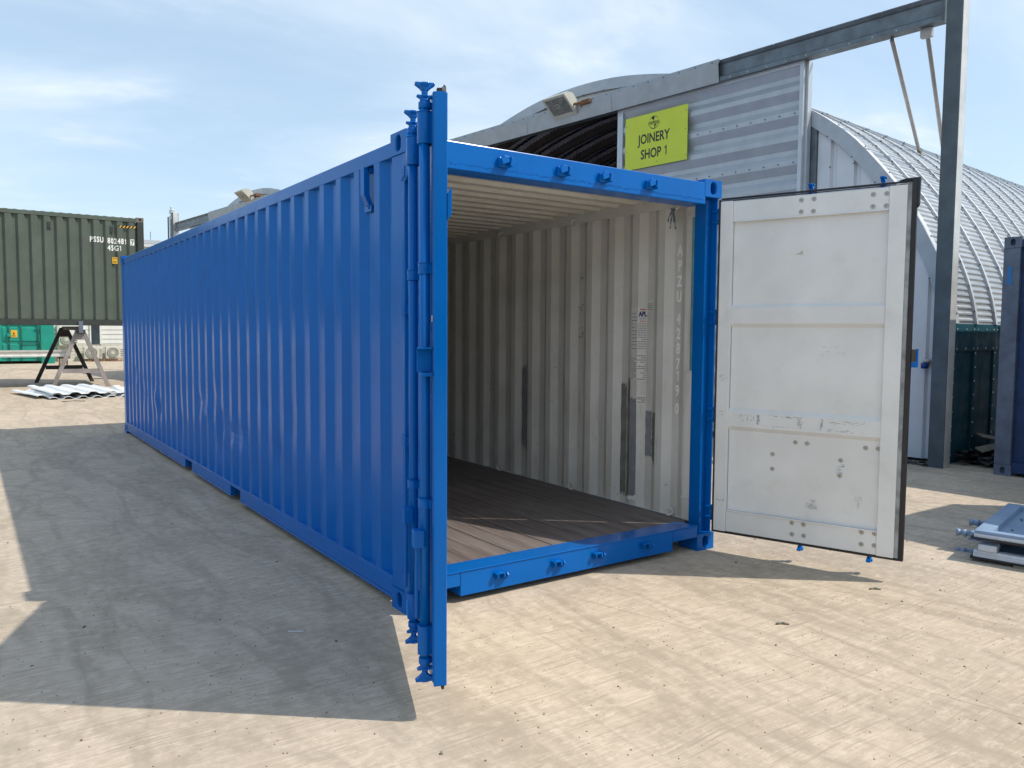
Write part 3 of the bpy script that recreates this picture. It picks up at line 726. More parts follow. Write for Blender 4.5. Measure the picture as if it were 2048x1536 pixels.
        marks(.16, .27, .92, .98, 26, 13, .008, 'smudge', False); marks(.01, .08, 1.2, 1.26, 14, 14, .0, 'smudge'); marks(.02, .06, .95, 1.0, 8, 15, .0, 'smudge'); marks(.01, .075, .36, .375, 14, 16, .0, 'smudge')
        marks(.62, .70, .38, .42, 45, 17, .030, 'smudge', True); marks(.64, .69, .42, .45, 16, 18, .030, 'smudge', True); marks(.80, .86, .635, .70, 30, 19, .030, 'scuffblue', True); marks(.93,.97,.42,.50,14,20,.030,'smudge',False)
    # outside: rods, guides, cams, handle
    yo = yi+sg*(T+(.029 if sg > 0 else .024))
    for xr in (.583, 1.018) if sg > 0 else (.72, 1.120):
        zc1, zc0 = (2.432, .166) if sg > 0 else (2.402, .222)
        MB().tube((xr,yo,zc0-.01), (xr,yo,zc1+.01), .0205, 16).build('locking_rod', bl, D)
        for z0, z1, r in ((2.255, 2.372, .029), (.252, .365, .029), (.843, .877, .027), (1.76, 1.80, .027)):
            mb = MB(); mb.tube((xr,yo,z0), (xr,yo,z1), r, 18); y0, y1 = sorted((yo, yi+sg*T)); mb.box(xr-.030, xr+.022, y0, y1, z0, z1)
            mb.tube((xr,yo,z1), (xr,yo,z1+.004), r+.002, 18)
            mb.build('rod_guide', bl, D, bevel=.001)
        mb = MB(); cam_shape(mb, xr, yo, zc1, 1); mb.build('locking_cam', bl, D, bevel=.003)
        mb = MB(); cam_shape(mb, xr, yo, zc0, -1); mb.build('locking_cam', bl, D, bevel=.003)
        # handle hub, lever and catch
        yh = yo+sg*.034
        mb = MB(); y0, y1 = sorted((yo, yh+sg*.016)); mb.box(xr-.028, xr+.030, y0, y1, .685, .757); mb.build('handle_hub', bl, D, bevel=.008)
        mb = MB(); mb.prism([(xr+.016,.70),(xr-.012,.70),(xr-.020,.55),(xr-.014,.40),(xr+.002,.395),(xr+.006,.54)], (0,yh-.005,0), (1,0,0), (0,0,1), (0,.012,0)); mb.build('door_handle', bl, D, bevel=.003)
    # hinge leaves
    for zc in (2.345, 1.648, .965, .265):
        y0, y1 = Y(T*.3, T+.006); mb = MB(); mb.box(-.022, .14, y0, y1, zc-.026, zc+.026) if sg < 0 else mb.box(.002, .14, *Y(T+.0005, T+.008), zc-.026, zc+.026)
        mb.build('hinge', bl, D, bevel=.003)
    # latch box
    if sg > 0:
        mb = MB(); y0, y1 = Y(.014, .060); box('latch_shade_box', 1.2265, 1.252, y0-.004, y1, 1.372, 1.448, M['bolt_dark'], D); mb.box(1.2265, 1.2575, y0-.007, y0-.0045, 1.338, 1.371).box(1.2525, 1.2575, y0, y1, 1.338, 1.452)  # solid dark box paints the shade inside the latch opening
        mb.build('latch_plate', bl, D, bevel=.002)
    else:
        y0 = -.085; y1 = -.0265
        mb = MB(); mb.box(1.150, 1.190, y0, y1, 1.470, 1.478).box(1.150, 1.155, y0, y1, 1.382, 1.470).box(1.150, 1.190, y0+.014, y1, 1.366, 1.380)
        mb.build('lock_box', bl, D, bevel=.002)
        box('sticker_scrap', 1.145, 1.17, -.0275, -.0265, 1.575, 1.60, M['paper'], D)
    return D
e = Vector((2.787-2.394, -1.165+.036, 0)).normalized()
build_door(frame((2.394, -.036, 0), e, Vector((0,0,1)).cross(e), (0,0,1)), 1, 'right door, white inside with black rubber seal')
e = Vector((-.434, -1.118, 0)).normalized()
build_door(frame((.0, -.006, 0), e, Vector((0,0,1)).cross(e), (0,0,1)), -1, 'left door seen edge on, blue')

# cloth strip tied to a ring
mb = MB(); c = Vector((CW-.085, .372, 2.44))
for (dy, dx, L, seed) in ((.028,0,.14,1),(-.024,0,.15,2),(.045,-.01,.09,3),(-.006,0,.10,4)):
    R = random.Random(seed); p = [c]
    for i in range(1,7): p.append(c+Vector((dx*i/6+R.uniform(-.003,.003), dy*(i/6)**.7+R.uniform(-.004,.004), -L*i/6)))
    v = []
    for i, q in enumerate(p): w = .006+.003*sin(i*2+seed); v += [q+Vector((0,-w,0)), q+Vector((.002,w,0))]
    mb.add(v, [(2*i,2*i+1,2*i+3,2*i+2) for i in range(6)])
mb.tube(c+Vector((0,-.016,-.012)), c+Vector((0,.016,0)), .010, 8)
rag = mb.build('cloth_tie', M['rag'], fix=False); sm_ = rag.modifiers.new('s','SOLIDIFY'); sm_.thickness = .0015
tag(rag, 'grey-blue cloth strip tied to the lashing ring by the doorway', 'cloth strip')

# ------------------------------------------------------------------ arched workshop hut, track frame
TH = RAD(6.1); BV = Vector((-sin(TH), cos(TH), 0)); CV = Vector((cos(TH), sin(TH), 0)); OO = Vector((7.55, .93, 0))
def FM(s=0, z=0, o=0): # frame: local x = c (into hut), y = b (along facade), z up
    return frame(OO+BV*s+CV*o+Vector((0,0,z)), CV, BV, (0,0,1))
ARC0 = [(0,1.66),(.07,2.02),(.20,2.40),(.33,2.67),(.45,2.90),(.65,3.22),(.85,3.49),(1.11,3.80),(1.35,4.05),(1.66,4.30),(1.86,4.44),(2.4,4.77),(3.0,5.05),(3.6,5.28),(4.1,5.43),(4.69,5.56),(5.2,5.645),(5.7,5.69),(6.2,5.705)]
ARC0 = ARC0+[(12.4-a, b) for a, b in ARC0[::-1][1:]]
def catmull(P, n):
    out = []
    for i in range(len(P)-1):
        p0 = P[max(i-1,0)]; p1 = P[i]; p2 = P[i+1]; p3 = P[min(i+2,len(P)-1)]
        for j in range(n):
            t = j/n; out.append(tuple(.5*((2*b)+(c-a)*t+(2*a-5*b+4*c-d)*t*t+(3*b-a-3*c+d)*t**3) for a,b,c,d in zip(p0,p1,p2,p3)))
    out.append(P[-1]); return out
def resample(P, step):
    L = [0]
    for a, b in zip(P, P[1:]): L.append(L[-1]+hypot(b[0]-a[0], b[1]-a[1]))
    N = int(L[-1]/step); out = []; j = 0
    for i in range(N+1):
        d = L[-1]*i/N
        while j < len(L)-2 and L[j+1] < d: j += 1
        t = (d-L[j])/(L[j+1]-L[j]); out.append((P[j][0]+(P[j+1][0]-P[j][0])*t, P[j][1]+(P[j+1][1]-P[j][1])*t))
    return out
ARCF = catmull(ARC0, 8)
def offs(P, d):
    out = []
    for i in range(len(P)):
        a = P[max(i-1,0)]; b = P[min(i+1,len(P)-1)]; t = Vector((b[0]-a[0], b[1]-a[1])).normalized(); out.append((P[i][0]-t.y*d, P[i][1]+t.x*d))
    return out
def arcz(s):
    for a, b in zip(ARCF, ARCF[1:]):
        if a[0] <= s <= b[0]: return a[1]+(b[1]-a[1])*(s-a[0])/(b[0]-a[0]+1e-9)
    return 1.66
BAY = .655; NB = 22
def bay_mesh():
    # curved sheet with pressed ridges running along the hut, fading out at the ribs
    P = resample(ARCF, .0195); Q = offs(P, .016); n = len(P); mb = MB()
    hs = [.0, .0, 1, 1]   # pattern across ridges: valley, valley, crest, crest
    lo = P; xs = [0, .055, .075, BAY-.075, BAY-.055, BAY]
    v = []
    for i in range(n):
        h = hs[i % 4]
        for k, x in enumerate(xs):
            q = Q[i] if (h and k in (2, 3)) else P[i]; v.append((x, q[0], q[1]))
    f = [(i*6+k, i*6+k+1, (i+1)*6+k+1, (i+1)*6+k) for i in range(n-1) for k in range(5)]
    mb.add(v, f); return mb
def rib_mesh(w=.05, h=.036, bolts=True):
    P = resample(ARCF, .16); Q = offs(P, h); n = len(P); mb = MB()
    v = []
    for p, q in zip(P, Q): v += [(-w/2, *p), (-w/2, *q), (w/2, *q), (w/2, *p)]
    mb.add(v, [(i*4+a, i*4+b, (i+1)*4+b, (i+1)*4+a) for i in range(n-1) for a, b in ((0,1),(1,2),(2,3),(3,0))]+[(0,1,2,3),(n*4-1,n*4-2,n*4-3,n*4-4)])
    if bolts:
        for i in range(1, n-1, 2):
            q = Vector((0,*Q[i])); t = Vector((0, Q[i+1][0]-Q[i-1][0], Q[i+1][1]-Q[i-1][1])).normalized(); nn = Vector((1,0,0)).cross(t)*1
            if (q+nn*.1 - Vector((0,6.2,1))).length < q.length*0: nn = -nn
            nn = nn if nn.dot(q-Vector((0,6.2,1.0))) > 0 else -nn
            for dx in (-w/2-.012,): mb.tube(q+Vector((dx,0,0))-nn*h*.4, q+Vector((dx,0,0))+nn*.003, .009, 6, 1)
    return mb
def hut(s0, label, detail=True):
    H = empty('arched_hut', mat=FM(s0)); tag(H, label, 'workshop hut', 'arched corrugated workshop huts')
    nb = NB if detail else 16
    bay = bay_mesh().build('roof_sheet', M['roofm'], H, fix=False); bay.location = (.0, 0, 0)
    inner = MB(); Pi = offs(resample(ARCF, .12), -.05); n = len(Pi)
    # inner lining sheet: small upright corrugation on dark lining, with ribs
    P2 = offs(resample(ARCF, .05), -.10); Q2 = offs(resample(ARCF, .05), -.125)
    v = []
    for i in range(len(P2)):
        p = P2[i] if i % 2 else Q2[i]
        v += [(0.05, *p), (BAY-.05, *p)]
    lin = MB().add(v, [(2*i, 2*i+1, 2*i+3, 2*i+2) for i in range(len(P2)-1)]).build('lining_sheet', M['darkin'], H, fix=False)
    rib = rib_mesh().build('roof_rib', [M['rib'], M['beam']], H); 
    irib = MB(); P3 = offs(resample(ARCF, .3), -.06); Q3 = offs(resample(ARCF, .3), -.24)
    v = []
    for p, q in zip(P3, Q3): v += [(.21, *p), (.21, *q), (.31, *q), (.31, *p)]
    irib.add(v, [(i*4+a, i*4+b, (i+1)*4+b, (i+1)*4+a) for i in range(len(P3)-1) for a, b in ((0,1),(1,2),(2,3),(3,0))])
    ir = irib.build('inner_rib', M['trestle2'], H)
    rib.location = (.07, 0, 0); bay.location = (.07, 0, 0); lin.location = (.07,0,0); ir.location = (.07,0,0)
    sk = MB().box(.012, BAY-.012, 0, .012, 0, 1.345).build('skirt_panel', M['skirt'], H); sk.location = (.07, 0, 0)
    fl = MB().box(.002, BAY-.002, -.014, 0, 1.338, 1.665)
    for x in (.07, .35, .60):
        for z in (1.37, 1.60): fl.tube((x,-.014,z), (x,-.022,z), .010, 8, 1)
    fl = fl.build('skirt_flashing', [M['skirt'], M['rail']], H, bevel=.002); fl.location = (.07, 0, 0)
    st = MB().box(-.02, .02, -.018, .0, 0, 1.336)
    for i in range(8): st.tube((.0,-.018,.12+i*.17), (.0,-.026,.12+i*.17), .009, 8, 1)
    st = st.build('skirt_joint', [M['skirt'], M['rail']], H); st.location = (.07,0,0)
    for i in range(1, nb):
        x = .07+i*BAY
        for o in (bay, rib, lin, ir, sk, fl, st): dup(o, H, (x, 0, 0))
    L = .07+nb*BAY; dup(rib, H, (L, 0, 0))
    # far side wall and back
    box('skirt_wall', .07, L, 12.39, 12.402, 0, 1.665, M['skirt'], H)
    A = [p for p in ARCF]; mb = MB(); nA = len(A)
    mb.add([(L,p[0],p[1]) for p in A]+[(L,12.4,0),(L,0,0)], [tuple(range(nA+2))]); mb.build('back_wall', M['darkin'], H, fix=False)
    # front verge flashing: face band and top band
    mb = MB(); I = offs(resample(ARCF,.12), -.13); O_ = offs(resample(ARCF,.12), .045); n = len(I)
    fr = []; 
    for p, q in zip(I, O_): fr += [(-.01, *p), (-.01, *q), (.02, *q), (.02, *p)]
    mb.add(fr, [(i*4+a, i*4+b, (i+1)*4+b, (i+1)*4+a) for i in range(n-1) for a, b in ((0,1),(1,2),(2,3),(3,0))])
    tp = []; O2 = offs(resample(ARCF,.12), .040)
    for q, q2 in zip(O_, O2): tp += [(.0205, *q), (.115, *q), (.115, *q2), (.0205, *q2)]
    mb.add(tp, [(i*4+a, i*4+b, (i+1)*4+b, (i+1)*4+a) for i in range(n-1) for a, b in ((0,1),(1,2),(2,3),(3,0))], 1)
    for i in range(1, n, 4):
        mb.tube((-.01, *I[i]), (-.02, *I[i]), .010, 8, 2); q = Vector((.07,*O_[i])); nn = Vector((0, O_[i][0]-I[i][0], O_[i][1]-I[i][1])).normalized(); mb.tube(q, q+nn*.010, .011, 8, 2)
    mb.build('verge_flashing', [M['verge'], M['rib'], M['beam']], H)
    # gable sheets: right of opening, left of opening, and above the beam
    def gable(sa, sb, zb):
        # vertical trapezoid sheeting clipped by the arch
        prof = []; s = sa; pitch = .32; pat = ((0,0),(.17,0),(.195,.038),(.235,.038),(.26,0))
        k = 0
        while s < sb:
            for ds, d in pat:
                q = s+ds
                if q < sb: prof.append((q, d))
            s += pitch
        prof.append((sb, 0)); mb = MB(); v = []
        for q, d in prof: v += [(.035+d, q, zb), (.035+d, q, max(zb+.01, arcz(q)-.04))]
        mb.add(v, [(2*i, 2*i+1, 2*i+3, 2*i+2) for i in range(len(prof)-1)])
        for i, (q, d) in enumerate(prof):
            if i % 5 == 4:
                for z in (1.2, 2.6, 3.3, 3.7):
                    if z < arcz(q)-.2 and z > zb: mb.tube((.035,q,z), (.022,q,z), .011, 8, 1)
        return mb.build('gable_sheet', [M['gablew'], M['beam']], H, fix=False)
    gable(.03, 1.745, .04)
    gable(10.6, 12.37, .04)
    MB().box(.03, .06, 1.58, 10.55, 5.17, 5.19).build('lintel', M['beam'], H)
    n_ = 40; v = []
    for i in range(n_+1):
        q = 1.6+8.95*i/n_; v += [(.055, q, 4.0 if False else min(5.17, arcz(q)-.05)), (.055, q, max(min(5.171, arcz(q)-.05), arcz(q)-.03))]
    MB().add(v, [(2*i,2*i+1,2*i+3,2*i+2) for i in range(n_)]).build('gable_head', M['gablew'], H, fix=False)
    MB().box(.0, .16, 1.75, 1.86, 0, 4.36).build('door_jamb', M['beam'], H, bevel=.004)
    MB().box(.0, .16, 10.50, 10.60, 0, 4.8).build('door_jamb', M['beam'], H, bevel=.004)
    return H
hut(0, 'silver arched workshop hut with joinery sign, nearest the camera behind the blue container')
H2 = hut(13.75, 'farther arched workshop hut showing only the top of its roof behind the blue container', False)

# door track frame
TF = empty('door_track_frame', mat=FM(0)); tag(TF, 'galvanised sliding door track with tall end post crossing in front of the huts', 'steel frame')
def channel(y0, y1, z0, z1, o0=-.26, o1=-.14):
    mb = MB(); t = .012
    # front web set back, top and bottom flanges toward the front, with a stiffening fold
    mb.box(o1, o1+t, y0, y1, z0, z1); mb.box(o0, o1, y0, y1, z1-t, z1); mb.box(o0, o1, y0, y1, z0, z0+t)
    mb.box(o0, o0+.006, y0, y1, z1-.034, z1-t-.0005).box(o0, o0+.006, y0, y1, z0+t+.0005, z0+.034)
    return mb
o_front = -.26
def Z(z, o): # height correction: measured on plane offset 0, scale about the camera
    return 1.542+(z-1.542)*(9.93+o)/9.93
b1 = MB(); t = .01
zt_, zb_ = Z(5.455, -.2), Z(5.155, -.2)
b1.prism([(-.26,zb_),(-.10,zb_),(-.10,zt_),(-.26,zt_),(-.26,zt_-.012),(-.235,zt_-.045),(-.215,zt_-.055),(-.215,zb_+.085),(-.235,zb_+.075),(-.26,zb_+.055)], (0,.15,0), (1,0,0), (0,0,1), (0,26.2,0))
b1.build('track_beam', M['beam'], TF)
hb = MB()
for i in range(90):
    y = .55+i*.285
    hb.tube((-.2605,y,zt_-.006), (-.266,y,zt_-.006), .007, 8); hb.tube((-.2605,y+.1,zb_+.022), (-.266,y+.1,zb_+.022), .007, 8)
hb.build('beam_screws', M['rail'], TF)
# end posts
for s, ht, w in ((0.0, 6.4, .17), (26.45, 5.75, .13)):
    mb = MB(); 
    mb.prism([(-.30,-w/2),(-.10,-w/2),(-.10,w/2),(-.13,w/2),(-.13,w/2-.02),(-.16,w/2-.045),(-.24,w/2-.045),(-.27,w/2-.02),(-.27,w/2),(-.30,w/2)], (0,s,0), (1,0,0), (0,1,0), (0,0,ht)) 
    mb.build('end_post', M['postm'], TF, bevel=.004)
    MB().box(-.29, -.12, s-w/2-.006, s-w/2-.001, 0, ht).build('post_flange', M['rail'], TF, bevel=.004)  # paler steel puts the sunlit edge of the post into colour
# fascia cover sheets, bent flashing over the beam front
yy = 3.10; k = 0
while yy < 22.9:
    y1 = min(yy+2.02, 22.9)
    z1_ = zt_+.012; z0_ = zb_-.015
    mb = MB(); mb.prism([(-.265,z0_),(-.270,z0_),(-.300,z1_-.055),(-.278,z1_-.045),(-.270,z1_+.004),(-.262,z1_+.004),(-.270,z1_-.047),(-.294,z1_-.062)], (0,yy+.003,0), (1,0,0), (0,0,1), (0,y1-yy-.006,0))
    for j in range(7): mb.tube((-.275,yy+.12+j*.29,z1_-.028), (-.284,yy+.12+j*.29,z1_-.028), .009, 8, 1)
    mb.build('fascia_sheet', [M['fascia'], M['beam']], TF); yy = y1; k += 1
# braces to the roof
def LP(s, z, o): return Vector((o, s, z))
MB().tube(LP(.76,5.06,-.12), LP(1.68,4.345,3.0), .026, 10).box(2.93,3.07,1.62,1.74,4.30,4.35).build('brace', M['strut'], TF)
MB().tube(LP(.36,5.06,-.12), LP(1.15,3.86,2.7), .026, 10).build('brace', M['strut'], TF)
MB().box(-.16,-.09,.30,.42,4.98,5.08).build('brace_cleat', M['strut'], TF)

# sliding door leaf with the sign: horizontal ribbed sheet in a trim frame
def sliding_leaf(s0, s1, z0, z1, label):
    D = empty('sliding_door', mat=FM(s0, 0, -.12)); w = s1-s0
    tag(D, label, 'sliding door', 'sliding doors of the huts')
    per = .318; prof = []; z = z1-.055
    # per period from the top: face turned down, valley, face turned up, crest
    while z > z0+.06:
        for dz, d in ((0,0),(.112,.055),(.172,.055),(.252,.0)):
            q = z-dz
            if q > z0+.06: prof.append((q, d))
        z -= per
    prof.append((z0+.06, 0))
    mb = MB(); v = []
    for q, d in prof: v += [(-.045+d, .05, q), (-.045+d, w-.05, q)]
    mb.add(v, [(2*i,2*i+1,2*i+3,2*i+2) for i in range(len(prof)-1)])
    zz2 = z1-.06-per*.5-.165+.0
    for kk in range(2, 14, 2):
        zq = z1-.055-.285-per*(kk-1)
        if zq < z0+.1: break
        for j in range(int(w/.22)): mb.tube((-.046,.12+j*.22,zq-.0), (-.056,.12+j*.22,zq), .009, 8, 1)
    mb.build('ribbed_sheet', [M['clad'], M['beam']], D, fix=False)
    mb = MB(); mb.box(-.06,-.0,0,.055,z0,z1).box(-.062,-.002,.0555,w-.0555,z1-.055,z1).box(-.062,-.002,.0555,w-.0555,z0,z0+.055).box(-.06,0,w-.055,w,z0,z1)
    mb.build('door_trim', M['trim'], D, bevel=.003)
    MB().box(0.003,.10,-.035,.02,z0,z1).build('edge_post', M['trim'], D, bevel=.003)
    MB().box(-.055,.04,w+.006,w+.060,z0,z1).build('edge_post', M['trim'], D, bevel=.003)
    return D
PZ1 = Z(5.165, -.12)-.03
sliding_leaf(1.86, 5.02, .1, PZ1, 'ribbed grey sliding door leaf carrying the yellow joinery sign')
sliding_leaf(20.9, 24.9, .1, PZ1-.02, 'ribbed grey sliding door leaf on the farther hut behind the container')
# yellow sign (sheet hung in front of the ribs)
os_ = -.205
f = lambda s, z: (1.0*(s+3.66)*(9.93+os_)/9.93-3.66, Z(z, os_))
sL, zT = f(5.06, 4.975); sR, zB = f(3.827, 4.15)
SG = empty('yellow_sign', mat=frame(OO+BV*sL+CV*os_+Vector((0,0,zB)), -BV, (0,0,1)))   # local x to the right, y up, z toward viewer
tag(SG, 'square yellow sign reading JOINERY SHOP 1 on the ribbed sliding door', 'sign')
sw, sh = sL-sR, zT-zB
MB().box(0, sw, 0, sh, 0, .004).build('sign_board', M['yellow'], SG, bevel=.001)
text_mesh('sign_lettering', 'JOINERY', .203, M['black'], SG, frame((sw*.475, sh*.455, .0045), (1,0,0), (0,1,0)), align='CENTER', sx=.78, off=.0045)
text_mesh('sign_lettering', 'SHOP 1', .203, M['black'], SG, frame((sw*.475, sh*.165, .0045), (1,0,0), (0,1,0)), align='CENTER', sx=.78, off=.0045)
# globe emblem: ring arcs and land shapes with the word across
mb = MB(); cx, cy, Rr = sw*.475, sh*.815, .098
def arc(a0, a1, r0, r1, n=20):
    v = []
    for i in range(n+1):
        a = RAD(a0+(a1-a0)*i/n); k = sin(pi*i/n)**.5
        v += [(cx+r0*cos(a), cy+r0*sin(a), .0052), (cx+(r0+(r1-r0)*k)*cos(a), cy+(r0+(r1-r0)*k)*sin(a), .0052)]
    mb.add(v, [(2*i,2*i+1,2*i+3,2*i+2) for i in range(n)])
arc(15, 165, Rr-.008, Rr); arc(195, 345, Rr-.010, Rr+.002)
mb.add([(cx+a*Rr, cy+b*Rr, .0052) for a, b in ((-.55,.78),(-.1,.92),(.25,.80),(.10,.62),(-.02,.35),(-.15,.22),(-.22,.5),(-.42,.55))], [tuple(range(8))])
mb.add([(cx+a*Rr, cy+b*Rr, .0052) for a, b in ((.12,-.30),(.45,-.28),(.50,-.42),(.28,-.62),(.12,-.88),(.06,-.6))], [tuple(range(6))])
mb.build('sign_emblem', M['black'], SG, fix=False)
text_mesh('sign_lettering', 'UNIVERSAL', .052, M['black'], SG, frame((cx, cy-.018, .0052), (1,0,0), (0,1,0)), ext=.0004, align='CENTER', sx=.85, off=.0012)
MB().box(cx-.115, cx+.115, cy-.030, cy-.0265, .0042, .0052).build('emblem_rule', M['black'], SG)
mb = MB()
for x, y in ((.02,.03),(.02,.30),(.02,.68),(sw-.03,.08),(sw-.03,.45),(sw-.03,.72),(sw*.53,.06)): mb.tube((x,y,.004),(x,y,.008),.008,8)
mb.build('sign_screws', M['beam'], SG)

# floodlights
def flood(s, z, o, scale, label):
    # housing tilted: glass face looks down and out along -c
    L = empty('floodlight', mat=FM(s, z, o)); tag(L, label, 'floodlight', 'floodlights above the hut doors')
    t = RAD(50); k = scale
    N = Vector((-cos(t), 0, -sin(t))); U = Vector((0,-1,0)); V = U.cross(N)*1
    if V.z < 0: V = -V
    P = lambda u, v, n: U*u*k+V*v*k+N*n*k
    mb = MB(); hw, hh = .26, .20
    f0 = [P(-hw,-hh,0),P(hw,-hh,0),P(hw,hh,0),P(-hw,hh,0)]; prf = [(hh, 0), (hh*.92, -.09), (hh*.45, -.17), (-hh*.2, -.17), (-hh*.8, -.08), (-hh, 0)]
    for a, b in zip(prf, prf[1:]): mb.add([P(-hw,a[0],a[1]),P(hw,a[0],a[1]),P(hw,b[0],b[1]),P(-hw,b[0],b[1])], [(0,1,2,3)])
    for u in (-hw, hw): mb.add([P(u,a,b) for a, b in prf], [tuple(range(6))])
    mb.build('lamp_housing', M['lamp'], L, fix=False)
    MB().add([P(-hw+.03,-hh+.05,.006),P(hw-.03,-hh+.05,.006),P(hw-.03,hh-.03,.006),P(-hw+.03,hh-.03,.006)], [(0,1,2,3)]).build('lamp_glass', M['lampglass'], L, fix=False)
    mb = MB()
    for (u0,u1,v0,v1) in ((-hw-.01,hw+.01,-hh-.01,-hh+.055),(-hw-.01,hw+.01,hh-.03,hh+.01),(-hw-.01,-hw+.03,-hh+.055,hh-.03),(hw-.03,hw+.01,-hh+.055,hh-.03)):
        mb.add([P(u0,v0,0),P(u1,v0,0),P(u1,v1,0),P(u0,v1,0),P(u0,v0,.012),P(u1,v0,.012),P(u1,v1,.012),P(u0,v1,.012)], [(0,1,2,3),(4,5,6,7),(0,1,5,4),(1,2,6,5),(2,3,7,6),(3,0,4,7)])
    mb.build('lamp_bezel', M['lamp'], L)
    mb = MB(); mb.ring(P(-.02,.02,.012), .035*k, .006*k, N); mb.build('lamp_reflector', M['lamp'], L)
    mb = MB(); p = P(hw,-.06,-.06); mb.tube(p, p+Vector((.05,-.20,.0))*k, .022*k, 8).tube(p+Vector((.05,-.10,0))*k, p+Vector((.12,-.13,-.16))*k, .018*k, 8).box(p.x+.02, p.x+.16*k, p.y-.33*k, p.y-.13*k, p.z-.04*k, p.z+.035*k)
    mb.build('lamp_bracket', M['rust'] if k > .8 else M['beam'], L, bevel=.005)
flood(6.15, 5.32, -.44, 1.0, 'cream floodlight with rusty bracket above the joinery shop fascia')
flood(19.6, 5.46, -.42, 1.1, 'farther floodlight on the fascia seen over the blue container roof')
# small blue socket on gable
MB().tube(OO+BV*.27+CV*.03+Vector((0,0,1.20)), OO+BV*.27+CV*.03+Vector((0,0,1.24)), .045, 12).build('socket', M['lamp']);
o = bpy.data.objects['socket']; mb = MB().tube(OO+BV*.27-CV*.02+Vector((0,0,1.13)), OO+BV*.27-CV*.02+Vector((0,0,1.195)), .042, 12, 0, .046).build('socket_cap', M['blue_dark'], o)
tag(o, 'small blue and white power socket on the white gable', 'socket')

# ------------------------------------------------------------------ container on the right edge
RC = empty('steel_container', (7.38, .33, 0), RAD(6.1)); tag(RC, 'old grey and blue shipping container standing at the right edge beside the hut', 'shipping container')
def castbox(x0, y0, z0, par, m, w=.17, d=.17, h=.118):
    mb = MB(); mb.plate_hole((x0,y0+d,z0), (0,-1,0), (0,0,1), d, h, d/2, h/2, .024, .038, .05)
    mb.plate_hole((x0+w,y0,z0),(0,1,0),(0,0,1), d, h, d/2, h/2, .024,.038,.05)
    mb.add([(x0,y0,z0),(x0+w,y0,z0),(x0+w,y0,z0+h),(x0,y0,z0+h)], [(0,1,2,3)]); mb.add([(x0,y0+d,z0),(x0+w,y0+d,z0),(x0+w,y0+d,z0+h),(x0,y0+d,z0+h)], [(3,2,1,0)])
    mb.add([(x0,y0,z0+h),(x0+w,y0,z0+h),(x0+w,y0+d,z0+h),(x0,y0+d,z0+h)], [(0,1,2,3)]); mb.add([(x0,y0,z0),(x0+w,y0,z0),(x0+w,y0+d,z0),(x0,y0+d,z0)], [(3,2,1,0)])
    return mb.build('corner_casting', m, par)
for yy in (-.178, -6.058):
    for zz_ in (0, 2.473): castbox(-.006, yy, zz_, RC, M['grey_cont']); castbox(2.27, yy, zz_, RC, M['grey_cont'])
for x in (0, 2.27): box('corner_post', x, x+.16, -.165, -.005, .119, 2.472, M['grey_cont'], RC, .004); box('corner_post', x, x+.16, -6.05, -5.89, .119, 2.472, M['grey_cont'], RC, .004)
pr = [(-y, .012+x) for y, x in profile(.165, 5.89)]; n = len(pr)
MB().add([(x,y,z) for z in (.15,2.48) for y, x in pr], [(i,i+1,n+i+1,n+i) for i in range(n-1)]).build('side_panel', M['blue_cont'], RC, fix=False)
box('rear_panel', .16, 2.27, -.05, -.02, .12, 2.47, M['blue_cont'], RC); box('front_panel', .16, 2.27, -6.04, -6.0, .12, 2.47, M['blue_cont'], RC)
box('side_panel', 2.40, 2.43, -5.89, -.165, .12, 2.47, M['blue_cont'], RC)
box('roof', .03, 2.40, -6.0, -.03, 2.53, 2.56, M['blue_cont'], RC); box('bottom_rail', .0, .06, -5.88, -.18, .04, .149, M['blue_cont'], RC, .003); box('top_rail', .0, .06, -5.88, -.18, 2.481, 2.56, M['blue_cont'], RC, .003)
box('crayon_mark', -.003, -.001, -.09, -.05, 2.08, 2.27, M['bluetag'], RC)
# added stand-in just outside the frame for whatever casts the yard shadow
SB = empty('shadow_stand_in', (5.51, -1.6, 0)); tag(SB, 'unseen grey stand-in added beyond the right edge to cast the yard shadow', 'shadow stand-in')
box('body', 0, 1.6, -2.4, 0, .1, 2.5, M['box'], SB, .05); box('roof_cap', -.01, 1.61, -2.41, .01, 2.501, 2.59, M['box'], SB, .03)
box('base_frame', .05, 1.55, -2.35, -.05, 0, .099, M['beam'], SB)

# unseen container stacks added behind the viewer to darken reflections in the glossy paint
pr = profile(.17, 12.02, .30); n = len(pr); SCM = None
for i, (x, y, z, lab) in enumerate(((-11.0,-17.0,0,'lower unseen container of the left stack, added to darken reflections'),(-11.0,-17.0,2.60,'upper unseen container of the left stack, added to darken reflections'),(1.4,-17.6,0,'lower unseen container of the right stack, added to darken reflections'),(1.4,-17.6,2.60,'upper unseen container of the right stack, added to darken reflections'))):
    if SCM is None:
        K = empty('added_reflection_container', (x, y, z))
        MB().add([(q, -d, zz_) for zz_ in (.16, 2.48) for q, d in pr], [(j, j+1, n+j+1, n+j) for j in range(n-1)]).build('side_panel', M['dgreenf'], K, fix=False)
        box('body', .02, 12.17, -2.42, -.07, .12, 2.54, M['dgreenf'], K); box('top_rail', .0, 12.19, -.06, 0, 2.485, 2.56, M['dgreenf'], K); box('bottom_rail', 0, 12.19, -.06, 0, .03, .155, M['dgreenf'], K)
        for q in (0, 12.03): box('corner_post', q, q+.16, -.17, .003, .0, 2.59, M['dgreenf'], K)
        SCM = K
    else: K = dup(SCM, None, (x, y, z))
    tag(K, lab, 'shipping container', 'containers added behind the viewer to darken reflections')

